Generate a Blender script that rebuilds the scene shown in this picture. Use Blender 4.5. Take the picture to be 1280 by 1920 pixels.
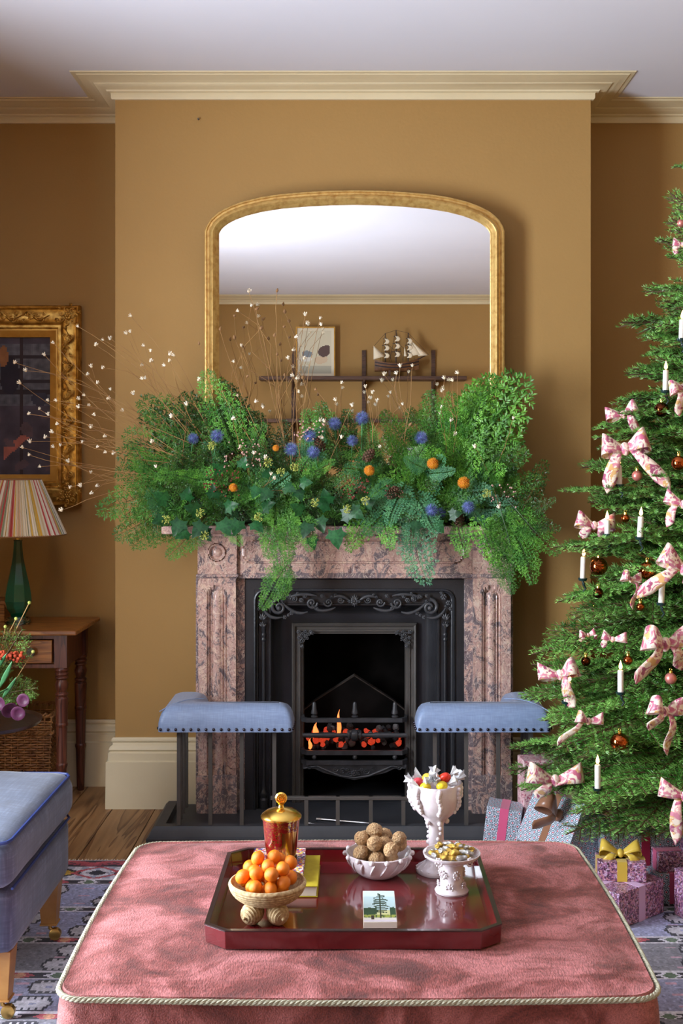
import bpy, math, random
import numpy as np
from mathutils import Vector, Matrix, noise
PI = math.pi
random.seed(7); np.random.seed(7)
R = random.uniform
for o in list(bpy.data.objects): bpy.data.objects.remove(o)
SC = bpy.context.scene; COL = SC.collection

# ---------------------------------------------------------------- camera
F, VX, VY, CH = 2200.0, 662.0, 868.0, 1.48      # focal length in px, vanishing point, eye height
cam = bpy.data.cameras.new('camera'); camo = bpy.data.objects.new('camera', cam); COL.objects.link(camo)
cam.sensor_fit = 'VERTICAL'; cam.sensor_height = 36.0; cam.lens = F*36.0/1920.0
cam.shift_x = (640-VX)/1920.0; cam.shift_y = -(960-VY)/1920.0
camo.location = (0, 0, CH); camo.rotation_euler = (PI/2, 0, 0)
cam.clip_start = 0.05; SC.camera = camo
# ---------------------------------------------------------------- world, light, exposure
w = bpy.data.worlds.new('world'); SC.world = w; w.use_nodes = True
w.node_tree.nodes['Background'].inputs[0].default_value = (0.80, 0.90, 1.0, 1)
w.node_tree.nodes['Background'].inputs[1].default_value = 1.0
SC.view_settings.view_transform = 'Standard'; SC.view_settings.look = 'None'
SC.view_settings.gamma = 1; SC.view_settings.use_curve_mapping = False
SC.view_settings.exposure = 0.05
XL, XR, YN, YB, YA, ZC = -2.3, 2.5, -1.6, 5.05, 5.40, 3.116   # room: left, right, near wall, breast, alcove, ceiling
WINS = [(-1.05, 0.25, 0.22, 2.50), (1.75, 3.20, 0.22, 2.50)]      # windows in the left wall: y0, y1, z0, z1
for i, (y0, y1, z0, z1) in enumerate(WINS):
    l = bpy.data.lights.new('window_daylight', 'AREA'); l.shape = 'RECTANGLE'
    l.size = z1-z0; l.size_y = y1-y0; l.energy = (30, 385)[i]; l.color = (0.80, 0.89, 1.0)
    lo = bpy.data.objects.new('window_daylight', l); COL.objects.link(lo)
    lo.location = (XL-0.34, (y0+y1)/2, (z0+z1)/2); lo.rotation_euler = (0, -PI/2-.02, 0)   # sky plus light thrown up from the sunlit ground

# ---------------------------------------------------------------- helpers
def P(px, py, Y): return Vector(((px-VX)*Y/F, Y, CH-(py-VY)*Y/F))
def PXm(px, Y): return (px-VX)*Y/F
def PZm(py, Y): return CH-(py-VY)*Y/F
def lin(c): return tuple(((x/12.92) if x <= .04045 else ((x+.055)/1.055)**2.4) for x in c)
def rgb(r, g, b): return lin((r/255, g/255, b/255))

def tag(o, label=None, cat=None, group=None, kind=None):
    if label: o['label'] = label
    if cat: o['category'] = cat
    if group: o['group'] = group
    if kind: o['kind'] = kind
    return o
def thing(name, label, cat, loc=(0, 0, 0), rot=(0, 0, 0), group=None, kind=None):
    o = bpy.data.objects.new(name, None); COL.objects.link(o); o.empty_display_size = .05
    o.location = loc; o.rotation_euler = rot
    return tag(o, label, cat, group, kind)
def wloc(o):
    v = Vector((0, 0, 0))
    while o: v += o.location; o = o.parent
    return v
def link(name, me, parent=None, world=True, loc=None, rot=None, scale=None):
    o = bpy.data.objects.new(name, me); COL.objects.link(o)
    if parent:
        o.parent = parent
        if world: o.location = -wloc(parent)
    if loc is not None: o.location = loc
    if rot is not None: o.rotation_euler = rot
    if scale is not None: o.scale = (scale,)*3 if isinstance(scale, (int, float)) else scale
    return o
def copy_tree(o, parent=None):
    c = o.copy(); COL.objects.link(c); c.parent = parent
    for ch in [k for k in bpy.data.objects if k.parent == o]: copy_tree(ch, c)
    return c
def dup(o, kids, label=None):                       # kids: list of (part, [subparts])
    c = o.copy(); COL.objects.link(c)
    if label: c['label'] = label
    for p, subs in kids:
        q = p.copy(); COL.objects.link(q); q.parent = c
        for s in subs:
            t = s.copy(); COL.objects.link(t); t.parent = q
    return c

class MB:
    def __init__(s): s.v = []; s.f = []; s.m = []; s.c = []; s.mi = 0; s.col = None
    def add(s, vs, fs):
        n = len(s.v); s.v += [tuple(a) for a in vs]
        s.f += [tuple(i+n for i in f) for f in fs]; s.m += [s.mi]*len(fs)
        if s.col is not None: s.c += [s.col]*len(fs)
        return s
    def box(s, x0, x1, y0, y1, z0, z1):
        return s.add([(x0,y0,z0),(x1,y0,z0),(x1,y1,z0),(x0,y1,z0),(x0,y0,z1),(x1,y0,z1),(x1,y1,z1),(x0,y1,z1)],
                     [(0,3,2,1),(4,5,6,7),(0,1,5,4),(1,2,6,5),(2,3,7,6),(3,0,4,7)])
    def tube(s, pts, r, seg=6, cap=True, sq=None):
        pts = [Vector(p) for p in pts]; n = len(pts)
        rs = r if isinstance(r, (list, tuple)) else [r]*n
        vs, fs = [], []; up = None
        for i, p in enumerate(pts):
            d = (pts[min(i+1, n-1)]-pts[max(i-1, 0)])
            d = d.normalized() if d.length > 1e-9 else Vector((0, 0, 1))
            if up is None:
                up = Vector((0, 0, 1)) if abs(d.z) < .9 else Vector((1, 0, 0))
            a = d.cross(up); a = a.normalized() if a.length > 1e-6 else d.orthogonal().normalized()
            b = d.cross(a).normalized(); up = -b if False else (a.cross(d)).normalized()
            for k in range(seg):
                t = 2*PI*k/seg
                vs.append(p+a*(math.cos(t)*rs[i])+b*(math.sin(t)*rs[i]*(sq or 1)))
        for i in range(n-1):
            for k in range(seg):
                k2 = (k+1) % seg
                fs.append((i*seg+k, i*seg+k2, (i+1)*seg+k2, (i+1)*seg+k))
        if cap: fs.append(tuple(range(seg))[::-1]); fs.append(tuple((n-1)*seg+k for k in range(seg)))
        return s.add(vs, fs)
    def lathe(s, prof, seg=24, c=(0, 0, 0), wave=None, axis='z'):
        vs, fs = [], []; n = len(prof)
        for i, (r, z) in enumerate(prof):
            for k in range(seg):
                t = 2*PI*k/seg; rr = r*(wave(t, i/(n-1)) if wave else 1)
                x, y = rr*math.cos(t), rr*math.sin(t)
                q = (x, y, z) if axis == 'z' else ((x, -z, y) if axis == 'y' else (z, x, y))
                vs.append((c[0]+q[0], c[1]+q[1], c[2]+q[2]))
        for i in range(n-1):
            for k in range(seg):
                k2 = (k+1) % seg; fs.append((i*seg+k, i*seg+k2, (i+1)*seg+k2, (i+1)*seg+k))
        if prof[0][0] > 1e-6: fs.append(tuple(range(seg))[::-1])
        if prof[-1][0] > 1e-6: fs.append(tuple((n-1)*seg+k for k in range(seg)))
        return s.add(vs, fs)
    def ball(s, c, r, seg=12, rg=8, sc=(1, 1, 1)):
        vs = [(c[0], c[1], c[2]-r*sc[2])]; fs = []
        for i in range(1, rg):
            p = -PI/2+PI*i/rg
            for k in range(seg):
                t = 2*PI*k/seg
                vs.append((c[0]+r*sc[0]*math.cos(p)*math.cos(t), c[1]+r*sc[1]*math.cos(p)*math.sin(t), c[2]+r*sc[2]*math.sin(p)))
        vs.append((c[0], c[1], c[2]+r*sc[2])); L = len(vs)-1
        for k in range(seg):
            k2 = (k+1) % seg
            fs.append((0, 1+k2, 1+k)); fs.append((L, L-seg+k, L-seg+k2))
            for i in range(rg-2): a = 1+i*seg; fs.append((a+k, a+k2, a+seg+k2, a+seg+k))
        return s.add(vs, fs)
    def prism(s, poly, d0, d1, mp):                  # poly (a,b) extruded between depths d0,d1 through mp(a,b,d)
        n = len(poly); vs = [mp(a, b, d0) for a, b in poly]+[mp(a, b, d1) for a, b in poly]
        return s.add(vs, [tuple(range(n)), tuple(range(2*n-1, n-1, -1))]+[(i, (i+1) % n+0, (i+1) % n+n, i+n)[::-1] for i in range(n)])
    def sweep(s, path, prof, closed, mp, caps=True):  # mitred sweep; prof = [(offset to the left of the path, depth)]
        n = len(path); ps = [Vector(p) for p in path]; vs, fs = [], []
        for i, p in enumerate(ps):
            a = ps[i-1] if (closed or i > 0) else None; b = ps[(i+1) % n] if (closed or i < n-1) else None
            d1 = (p-a).normalized() if a is not None else (b-p).normalized()
            d2 = (b-p).normalized() if b is not None else d1
            n1 = Vector((-d1.y, d1.x)); n2 = Vector((-d2.y, d2.x)); m = n1+n2
            m = m/(m.dot(n1)) if m.length > 1e-6 else n1
            for u, v in prof: q = p+m*u; vs.append(mp(q.x, q.y, v))
        k = len(prof)
        for i in range(n if closed else n-1):
            j = (i+1) % n
            for t in range(k-1): fs.append((i*k+t, j*k+t, j*k+t+1, i*k+t+1))
        if not closed and caps: fs.append(tuple(range(k))); fs.append(tuple((n-1)*k+t for t in range(k))[::-1])
        return s.add(vs, fs)
    def hf(s, x0, x1, z0, z1, nx, nz, fn, Y, back):   # relief panel facing -Y: fn(x,z)-> how far it stands proud; sides back to 'back'
        vs, fs = [], []
        for j in range(nz+1):
            for i in range(nx+1):
                x = x0+(x1-x0)*i/nx; z = z0+(z1-z0)*j/nz; vs.append((x, Y-fn(x, z), z))
        for j in range(nz):
            for i in range(nx): a = j*(nx+1)+i; fs.append((a, a+1, a+nx+2, a+nx+1))
        s.add(vs, fs); s.box(x0, x1, Y+.0, back, z0, z1) if back > Y else None
        return s
    def strip(s, pts, ws, wd, thick=.0):              # ribbon: centre line, widths, width direction(s)
        vs, fs = [], []
        for i, p in enumerate(pts):
            d = wd[i] if isinstance(wd, list) else wd; d = Vector(d); p = Vector(p)
            for u in (-.5, -.17, .17, .5): vs.append(p+d*ws[i]*u+Vector((0, -.03*ws[i]*(1-4*u*u), 0)))
        for i in range(len(pts)-1):
            for k in range(3): fs.append((i*4+k, i*4+k+1, i*4+k+5, i*4+k+4))
        return s.add(vs, fs)
    def mesh(s, name, mats, smooth=35, uv=False):
        me = bpy.data.meshes.new(name); me.from_pydata(s.v, [], s.f)
        for m in (mats if isinstance(mats, (list, tuple)) else [mats]): me.materials.append(m)
        if any(s.m): me.polygons.foreach_set('material_index', s.m)
        if s.c:
            at = me.color_attributes.new('Col', 'FLOAT_COLOR', 'CORNER'); arr = []
            for f, c in zip(s.f, s.c): arr += [*c[:3], 1.0]*len(f)
            at.data.foreach_set('color', arr)
        if uv:
            ul = me.uv_layers.new(name='UV'); arr = np.zeros((len(me.loops), 2)); k = 0
            for p in me.polygons:
                nn = p.normal; a = (abs(nn.x), abs(nn.y), abs(nn.z)); ax = a.index(max(a))
                for vi in p.vertices:
                    c = s.v[vi]; arr[k] = ((c[1], c[2]), (c[0], c[2]), (c[0], c[1]))[ax]; k += 1
            ul.data.foreach_set('uv', arr.ravel())
        if smooth:
            me.polygons.foreach_set('use_smooth', [True]*len(me.polygons)); me.set_sharp_from_angle(angle=math.radians(smooth))
        me.update(); return me
    def build(s, name, mats, parent=None, world=True, smooth=35, uv=False, bevel=0, solid=0, **kw):
        o = link(name, s.mesh(name, mats, smooth, uv), parent, world, **kw)
        if solid: m = o.modifiers.new('s', 'SOLIDIFY'); m.thickness = solid; m.offset = 0
        if bevel: m = o.modifiers.new('b', 'BEVEL'); m.width = bevel; m.segments = 2; m.limit_method = 'ANGLE'
        return o

# ---------------------------------------------------------------- materials
def newmat(name):
    m = bpy.data.materials.new(name); m.use_nodes = True; nt = m.node_tree
    return m, nt, nt.nodes['Principled BSDF']
def nd(nt, t, **kw):
    n = nt.nodes.new(t)
    for k, v in kw.items():
        if k.startswith('i_'): n.inputs[k[2:].replace('_', ' ')].default_value = v
        else: setattr(n, k, v)
    return n
def ramp(nt, fac, stops, interp='LINEAR'):
    r = nt.nodes.new('ShaderNodeValToRGB'); r.color_ramp.interpolation = interp
    e = r.color_ramp.elements
    while len(e) < len(stops): e.new(.5)
    for i, (p, c) in enumerate(stops): e[i].position = p; e[i].color = (*c[:3], 1)
    nt.links.new(fac, r.inputs[0]); return r
def coords(nt, kind='Object', scale=(1, 1, 1), rot=(0, 0, 0)):
    t = nt.nodes.new('ShaderNodeTexCoord'); mp = nt.nodes.new('ShaderNodeMapping')
    mp.inputs['Scale'].default_value = scale; mp.inputs['Rotation'].default_value = rot
    nt.links.new(t.outputs[kind], mp.inputs['Vector']); return mp.outputs[0]
def mat(name, c, c2=None, rough=.5, metal=0, ns=5.0, nd_=4, lo=.35, hi=.65, bump=0, bs=60., sheen=0, sheenc=(1,1,1), coat=0,
        emit=0, trans=0, ior=1.45, sc=(1, 1, 1), spec=.5, rv=0, sub=0):
    m, nt, b = newmat(name); L = nt.links.new
    b.inputs['Base Color'].default_value = (*c, 1); b.inputs['Roughness'].default_value = rough
    b.inputs['Metallic'].default_value = metal; b.inputs['IOR'].default_value = ior
    b.inputs['Specular IOR Level'].default_value = spec
    if coat: b.inputs['Coat Weight'].default_value = coat; b.inputs['Coat Roughness'].default_value = .06
    if sheen: b.inputs['Sheen Weight'].default_value = sheen; b.inputs['Sheen Tint'].default_value = (*sheenc, 1); b.inputs['Sheen Roughness'].default_value = .35
    if trans: b.inputs['Transmission Weight'].default_value = trans
    if sub: b.inputs['Subsurface Weight'].default_value = sub; b.inputs['Subsurface Radius'].default_value = (.02,.01,.005)
    if emit: b.inputs['Emission Color'].default_value = (*c, 1); b.inputs['Emission Strength'].default_value = emit
    vec = coords(nt, 'Object', sc)
    if c2 is not None:
        n = nd(nt, 'ShaderNodeTexNoise', i_Scale=ns, i_Detail=nd_); L(vec, n.inputs['Vector'])
        r = ramp(nt, n.outputs['Fac'], [(lo, c), (hi, c2)]); out = r.outputs[0]
    if rv:
        oi = nd(nt, 'ShaderNodeObjectInfo'); hv = nd(nt, 'ShaderNodeHueSaturation'); mr = nd(nt, 'ShaderNodeMapRange')
        mr.inputs['To Min'].default_value = 1-rv; mr.inputs['To Max'].default_value = 1+rv
        L(oi.outputs['Random'], mr.inputs[0]); L(mr.outputs[0], hv.inputs['Value'])
        if c2 is not None: L(out, hv.inputs['Color'])
        else: hv.inputs['Color'].default_value = (*c, 1)
        out = hv.outputs[0]; L(out, b.inputs['Base Color'])
    elif c2 is not None: L(out, b.inputs['Base Color'])
    if bump:
        n2 = nd(nt, 'ShaderNodeTexNoise', i_Scale=bs, i_Detail=5.0); L(vec, n2.inputs['Vector'])
        bp = nd(nt, 'ShaderNodeBump', i_Strength=1.0, i_Distance=bump); L(n2.outputs['Fac'], bp.inputs['Height']); L(bp.outputs[0], b.inputs['Normal'])
    return m
def colmat(name, rough=.8, bump=0, bs=200, sheen=0, coat=0, var=0):
    m, nt, b = newmat(name); a = nd(nt, 'ShaderNodeVertexColor', layer_name='Col'); out = a.outputs[0]
    b.inputs['Roughness'].default_value = rough
    if sheen: b.inputs['Sheen Weight'].default_value = sheen
    if coat: b.inputs['Coat Weight'].default_value = coat
    vec = coords(nt)
    if var:
        n = nd(nt, 'ShaderNodeTexNoise', i_Scale=var, i_Detail=6.0); nt.links.new(vec, n.inputs['Vector'])
        mx = nd(nt, 'ShaderNodeMix', data_type='RGBA', blend_type='MULTIPLY'); mx.inputs[0].default_value = .6
        r = ramp(nt, n.outputs['Fac'], [(.3, (.5, .5, .5)), (.7, (1.3, 1.3, 1.3))])
        nt.links.new(out, mx.inputs[6]); nt.links.new(r.outputs[0], mx.inputs[7]); out = mx.outputs[2]
    nt.links.new(out, b.inputs['Base Color'])
    if bump:
        n2 = nd(nt, 'ShaderNodeTexNoise', i_Scale=bs, i_Detail=3.0); nt.links.new(vec, n2.inputs['Vector'])
        bp = nd(nt, 'ShaderNodeBump', i_Strength=1.0, i_Distance=bump); nt.links.new(n2.outputs['Fac'], bp.inputs['Height']); nt.links.new(bp.outputs[0], b.inputs['Normal'])
    return m

m_wall = mat('ochre_paint', rgb(164, 127, 73), rgb(168, 131, 76), rough=.75, ns=1.5, bump=.0006, bs=90)
m_ceil = mat('ceiling_paint', rgb(222, 221, 231), rgb(218, 217, 228), rough=.85, ns=1.0)
m_trim = mat('cream_paint', rgb(222, 207, 172), rgb(216, 200, 164), rough=.45, ns=3, bump=.0004, bs=40)
def wood(name, a, b_, dark, sc=(14, 1.0, 14), rough=.55, knots=True):
    m, nt, b = newmat(name); L = nt.links.new
    tc = nd(nt, 'ShaderNodeTexCoord'); oi = nd(nt, 'ShaderNodeObjectInfo'); ad = nd(nt, 'ShaderNodeVectorMath', operation='ADD')
    ml = nd(nt, 'ShaderNodeVectorMath', operation='SCALE'); ml.inputs['Scale'].default_value = 13.0
    cx = nd(nt, 'ShaderNodeCombineXYZ'); L(oi.outputs['Random'], cx.inputs[0]); L(oi.outputs['Random'], cx.inputs[1]); L(cx.outputs[0], ml.inputs[0])
    L(tc.outputs['Object'], ad.inputs[0]); L(ml.outputs[0], ad.inputs[1])
    mp = nd(nt, 'ShaderNodeMapping'); mp.inputs['Scale'].default_value = sc; L(ad.outputs[0], mp.inputs[0])
    n = nd(nt, 'ShaderNodeTexNoise', i_Scale=1.2, i_Detail=3.0, i_Distortion=.6); L(mp.outputs[0], n.inputs['Vector'])
    mu = nd(nt, 'ShaderNodeMath', operation='MULTIPLY'); mu.inputs[1].default_value = 7.0; L(n.outputs['Fac'], mu.inputs[0])
    fr = nd(nt, 'ShaderNodeMath', operation='FRACT'); L(mu.outputs[0], fr.inputs[0])
    r = ramp(nt, fr.outputs[0], [(0, a), (.55, b_), (.9, dark), (1, a)])
    n2 = nd(nt, 'ShaderNodeTexNoise', i_Scale=4.0, i_Detail=6.0); L(mp.outputs[0], n2.inputs['Vector'])
    mx = nd(nt, 'ShaderNodeMix', data_type='RGBA', blend_type='MULTIPLY'); mx.inputs[0].default_value = .5
    r2 = ramp(nt, n2.outputs['Fac'], [(.3, (.55, .55, .55)), (.7, (1.15, 1.15, 1.15))]); L(r.outputs[0], mx.inputs[6]); L(r2.outputs[0], mx.inputs[7])
    L(mx.outputs[2], b.inputs['Base Color']); b.inputs['Roughness'].default_value = rough
    bp = nd(nt, 'ShaderNodeBump', i_Strength=.4, i_Distance=.001); L(n2.outputs['Fac'], bp.inputs['Height']); L(bp.outputs[0], b.inputs['Normal'])
    return m
m_plank = wood('pine_boards', rgb(172, 132, 88), rgb(158, 116, 74), rgb(112, 74, 42), sc=(9, .7, 9), rough=.5)
m_tabletop = wood('oiled_pine', rgb(176, 118, 58), rgb(160, 100, 46), rgb(120, 70, 30), sc=(2, 16, 16), rough=.35)
m_legwood = wood('stained_wood', rgb(112, 62, 44), rgb(96, 50, 36), rgb(62, 30, 22), sc=(16, 16, 1.5), rough=.38)
m_shelfwood = wood('shelf_wood', rgb(96, 66, 48), rgb(84, 56, 42), rgb(60, 38, 28), sc=(1.5, 16, 16))
m_brass = mat('aged_brass', rgb(196, 160, 92), rough=.28, metal=1)
m_chairleg = mat('brassy_leg', rgb(168, 124, 66), rgb(150, 106, 54), rough=.4, ns=20)

def marble(name, greyer=0):
    m, nt, b = newmat(name); L = nt.links.new; vec = coords(nt, 'Object', (1, 1, .75), (.3, .4, .6))
    n1 = nd(nt, 'ShaderNodeTexNoise', i_Scale=13.0, i_Detail=9.0, i_Roughness=.66, i_Distortion=2.4); L(vec, n1.inputs['Vector'])
    r1 = ramp(nt, n1.outputs['Fac'], [(.36, rgb(112, 102, 106)), (.43+greyer, rgb(136, 118, 120)), (.47+greyer, rgb(206, 170, 154)), (.53+greyer, rgb(186, 146, 138)), (.61+greyer, rgb(226, 194, 172)), (.72+greyer, rgb(150, 122, 120))])
    n2 = nd(nt, 'ShaderNodeTexNoise', i_Scale=16.0, i_Detail=5.0, i_Distortion=3.0); L(vec, n2.inputs['Vector'])
    ab = nd(nt, 'ShaderNodeMath', operation='SUBTRACT'); ab.inputs[1].default_value = .5; L(n2.outputs['Fac'], ab.inputs[0])
    ab2 = nd(nt, 'ShaderNodeMath', operation='ABSOLUTE'); L(ab.outputs[0], ab2.inputs[0])
    r2 = ramp(nt, ab2.outputs[0], [(0, (1, 1, 1)), (.022, (0, 0, 0))])
    mx = nd(nt, 'ShaderNodeMix', data_type='RGBA'); L(r2.outputs[0], mx.inputs[0]); L(r1.outputs[0], mx.inputs[6]); mx.inputs[7].default_value = (*rgb(220, 198, 182), 1)
    n3 = nd(nt, 'ShaderNodeTexNoise', i_Scale=22.0, i_Detail=6.0, i_Distortion=2.0); L(vec, n3.inputs['Vector'])
    ad = nd(nt, 'ShaderNodeMath', operation='SUBTRACT'); ad.inputs[1].default_value = .53; L(n3.outputs['Fac'], ad.inputs[0])
    ad2 = nd(nt, 'ShaderNodeMath', operation='ABSOLUTE'); L(ad.outputs[0], ad2.inputs[0])
    r3 = ramp(nt, ad2.outputs[0], [(0, (1, 1, 1)), (.018, (0, 0, 0))])
    mx2 = nd(nt, 'ShaderNodeMix', data_type='RGBA'); L(r3.outputs[0], mx2.inputs[0]); L(mx.outputs[2], mx2.inputs[6]); mx2.inputs[7].default_value = (*rgb(88, 66, 68), 1)
    L(mx2.outputs[2], b.inputs['Base Color']); b.inputs['Roughness'].default_value = .22
    return m
m_marble = marble('rouge_marble'); m_marble2 = marble('grey_rouge_marble', .09)
m_iron = mat('blackened_iron', (.020, .020, .023), (.030, .030, .034), rough=.33, ns=8, bump=.0006, bs=120, spec=.6)
m_iron2 = mat('dull_iron', (.075, .067, .060), (.095, .085, .077), rough=.5, ns=10, bump=.0004, bs=100)
m_orn = mat('cast_ornament', (.045, .045, .049), (.07, .07, .076), rough=.34, ns=30, spec=.6)
m_soot = mat('soot', (.004, .0036, .0034), (.009, .0075, .007), rough=.95, ns=9, spec=.05)
m_brick = mat('sooty_firebrick', (.03, .024, .02), (.07, .055, .045), rough=.9, ns=18)
m_slate = mat('slate', (.040, .042, .048), (.055, .057, .064), rough=.5, ns=6)
m_blue = None
def fabric(name, a, b_, thread, sc=1.0, sheen=.3, rough=.75):
    m, nt, b = newmat(name); L = nt.links.new
    outs = []
    for s_ in ((900*sc, 60*sc, 60*sc), (60*sc, 60*sc, 900*sc), (60*sc, 900*sc, 60*sc)):
        v = coords(nt, 'Object', s_); n = nd(nt, 'ShaderNodeTexNoise', i_Scale=.25, i_Detail=3.0); L(v, n.inputs['Vector']); outs.append(n.outputs['Fac'])
    a1 = nd(nt, 'ShaderNodeMath', operation='ADD'); L(outs[0], a1.inputs[0]); L(outs[1], a1.inputs[1])
    a2 = nd(nt, 'ShaderNodeMath', operation='ADD'); L(a1.outputs[0], a2.inputs[0]); L(outs[2], a2.inputs[1])
    a3 = nd(nt, 'ShaderNodeMath', operation='DIVIDE'); a3.inputs[1].default_value = 3; L(a2.outputs[0], a3.inputs[0])
    r = ramp(nt, a3.outputs[0], [(.38, a), (.52, b_), (.62, thread)]); L(r.outputs[0], b.inputs['Base Color'])
    b.inputs['Roughness'].default_value = rough; b.inputs['Sheen Weight'].default_value = sheen
    bp = nd(nt, 'ShaderNodeBump', i_Strength=.5, i_Distance=.0008); L(a3.outputs[0], bp.inputs['Height']); L(bp.outputs[0], b.inputs['Normal'])
    return m
m_padblue = fabric('pale_blue_silk', rgb(124, 142, 176), rgb(134, 153, 187), rgb(144, 164, 197), 1.3, .2, .42)
m_chair = fabric('blue_linen', rgb(64, 74, 98), rgb(76, 88, 114), rgb(96, 108, 134), .8, .25)
m_stud = mat('dark_stud', (.08, .07, .09), rough=.25, metal=1)
m_gilt = mat('gilt', rgb(222, 178, 92), rgb(150, 104, 42), rough=.36, metal=.85, ns=30, lo=.4, hi=.7, bump=.001, bs=150)
m_giltflat = mat('gilt_slip', rgb(206, 160, 80), rgb(190, 142, 66), rough=.38, metal=.7, ns=20)
m_mframe = mat('mirror_gilt', rgb(212, 174, 104), rgb(178, 132, 66), rough=.34, metal=.45, ns=45, nd_=8, lo=.42, hi=.72, bump=.0005, bs=200)
m_mirror = mat('mirror_glass', (.90, .90, .885), rough=.0, metal=1)
m_col = colmat('printed', .6, 0); m_shade = colmat('pleated_cloth', .8, .0004, 300)
m_rug = colmat('woven_wool', .95, .0012, 320, sheen=.15, var=90)
m_paint = colmat('oil_paint', .75, .0006, 60, var=14)

# velvet: nap brushed both ways
def velvet():
    m, nt, b = newmat('rose_velvet'); L = nt.links.new; v = coords(nt, 'Object', (1, 1.3, 1))
    n = nd(nt, 'ShaderNodeTexNoise', i_Scale=5.0, i_Detail=7.0, i_Roughness=.6, i_Distortion=1.3); L(v, n.inputs['Vector'])
    r = ramp(nt, n.outputs['Fac'], [(.34, rgb(84, 34, 30)), (.46, rgb(126, 60, 54)), (.60, rgb(176, 106, 104))])
    v2 = coords(nt, 'Object', (330, 110, 330)); n2 = nd(nt, 'ShaderNodeTexNoise', i_Scale=1.0, i_Detail=2.0); L(v2, n2.inputs['Vector'])
    r2 = ramp(nt, n2.outputs['Fac'], [(.3, (.58, .56, .56)), (.7, (1.3, 1.28, 1.3))])
    mx = nd(nt, 'ShaderNodeMix', data_type='RGBA', blend_type='MULTIPLY'); mx.inputs[0].default_value = .9
    L(r.outputs[0], mx.inputs[6]); L(r2.outputs[0], mx.inputs[7]); L(mx.outputs[2], b.inputs['Base Color'])
    b.inputs['Roughness'].default_value = .7; b.inputs['Sheen Weight'].default_value = .18; b.inputs['Sheen Roughness'].default_value = .4
    b.inputs['Sheen Tint'].default_value = (.95, .72, .72, 1)
    n3 = nd(nt, 'ShaderNodeTexNoise', i_Scale=3.5, i_Detail=3.0, i_Distortion=.8); L(v, n3.inputs['Vector'])
    sm = nd(nt, 'ShaderNodeMath', operation='MULTIPLY_ADD'); sm.inputs[1].default_value = 8.0; L(n3.outputs['Fac'], sm.inputs[0]); L(n2.outputs['Fac'], sm.inputs[2])
    bp = nd(nt, 'ShaderNodeBump', i_Strength=1.0, i_Distance=.0016); L(sm.outputs[0], bp.inputs['Height']); L(bp.outputs[0], b.inputs['Normal'])
    return m
m_velvet = velvet()
m_cord = mat('sage_cord', rgb(178, 174, 152), rgb(150, 146, 122), rough=.7, ns=200)
m_lacq = mat('red_lacquer', rgb(104, 14, 22), rgb(86, 10, 17), rough=.16, ns=6, coat=1.0)
m_lacqd = mat('lacquer_edge', (.03, .01, .012), rough=.25, coat=.6)
m_ceramic = mat('white_glaze', rgb(226, 218, 222), rgb(214, 200, 204), rough=.16, ns=30, coat=.6, bump=.0012, bs=50)
m_gold = mat('gold', rgb(226, 184, 92), rough=.22, metal=1); m_goldr = mat('gold_foil', rgb(214, 178, 92), rough=.2, metal=1, bump=.001, bs=200)
m_silver = mat('silver_foil', rgb(206, 204, 202), rough=.2, metal=1, bump=.001, bs=200)
m_orange = mat('kumquat_skin', rgb(240, 140, 28), rgb(228, 116, 16), rough=.35, ns=30, bump=.0003, bs=500, rv=.12, sub=.15)
m_walnut = mat('walnut_shell', rgb(216, 176, 128), rgb(172, 124, 82), rough=.6, ns=3.2, lo=.45, hi=.75, bump=.012, bs=5, rv=.15)
m_straw = mat('straw', rgb(204, 180, 138), rgb(158, 128, 88), rough=.8, ns=150, bump=.0008, bs=500)
m_wicker = mat('wicker', rgb(158, 112, 66), rgb(112, 72, 38), rough=.5, ns=25, rv=.1)
m_green = mat('green_glass', rgb(8, 118, 86), rgb(4, 70, 54), rough=.04, ns=8, coat=1.0, trans=.35, ior=1.5)
m_clear = mat('clear_glass', (.92, .95, .94), rough=.02, trans=1.0, ior=1.5)
m_needle = mat('fir_needles', rgb(66, 126, 44), rgb(136, 186, 92), rough=.38, ns=9, rv=.3)
m_twig = mat('twig_bark', rgb(86, 62, 42), rough=.8)
m_fernA = mat('asparagus_fern', rgb(36, 96, 34), rgb(104, 164, 58), rough=.45, ns=4, rv=.35)
m_fernB = mat('plumosa_fern', rgb(46, 112, 78), rgb(100, 164, 106), rough=.45, ns=4, rv=.25)
m_fernC = mat('dark_foliage', rgb(24, 58, 22), rgb(60, 96, 34), rough=.45, ns=6, rv=.25)
m_fernD = mat('bright_fern', rgb(50, 114, 32), rgb(120, 182, 66), rough=.45, ns=4, rv=.3)
m_ivy = mat('ivy_leaf', rgb(18, 62, 28), rgb(34, 88, 42), rough=.38, ns=8, rv=.35, spec=.35)
m_ivyfl = mat('ivy_flower', rgb(150, 160, 70), rgb(190, 196, 100), rough=.6, ns=60)
m_stem = mat('dry_stem', rgb(176, 136, 84), rgb(140, 100, 60), rough=.7, ns=10)
m_seed = mat('seed_head', rgb(255, 248, 230), rgb(236, 214, 176), rough=.7, ns=60, rv=.15)
m_seedd = mat('brown_seed_head', rgb(150, 112, 74), rough=.8)
m_thistle = mat('thistle', rgb(74, 84, 140), rgb(120, 134, 190), rough=.6, ns=40)
m_yellow = mat('pincushion_yellow', rgb(222, 150, 34), rgb(190, 108, 20), rough=.6, ns=60)
m_berry = mat('dark_berry', rgb(104, 40, 34), rgb(140, 70, 60), rough=.3, ns=40)
m_pinkb = mat('pink_bud', rgb(206, 160, 148), rough=.5)
m_cone = mat('pine_cone', rgb(112, 78, 56), rgb(78, 52, 38), rough=.7, ns=30)
m_wax = mat('candle_wax', rgb(240, 236, 226), rough=.4, sub=.3)
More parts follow.
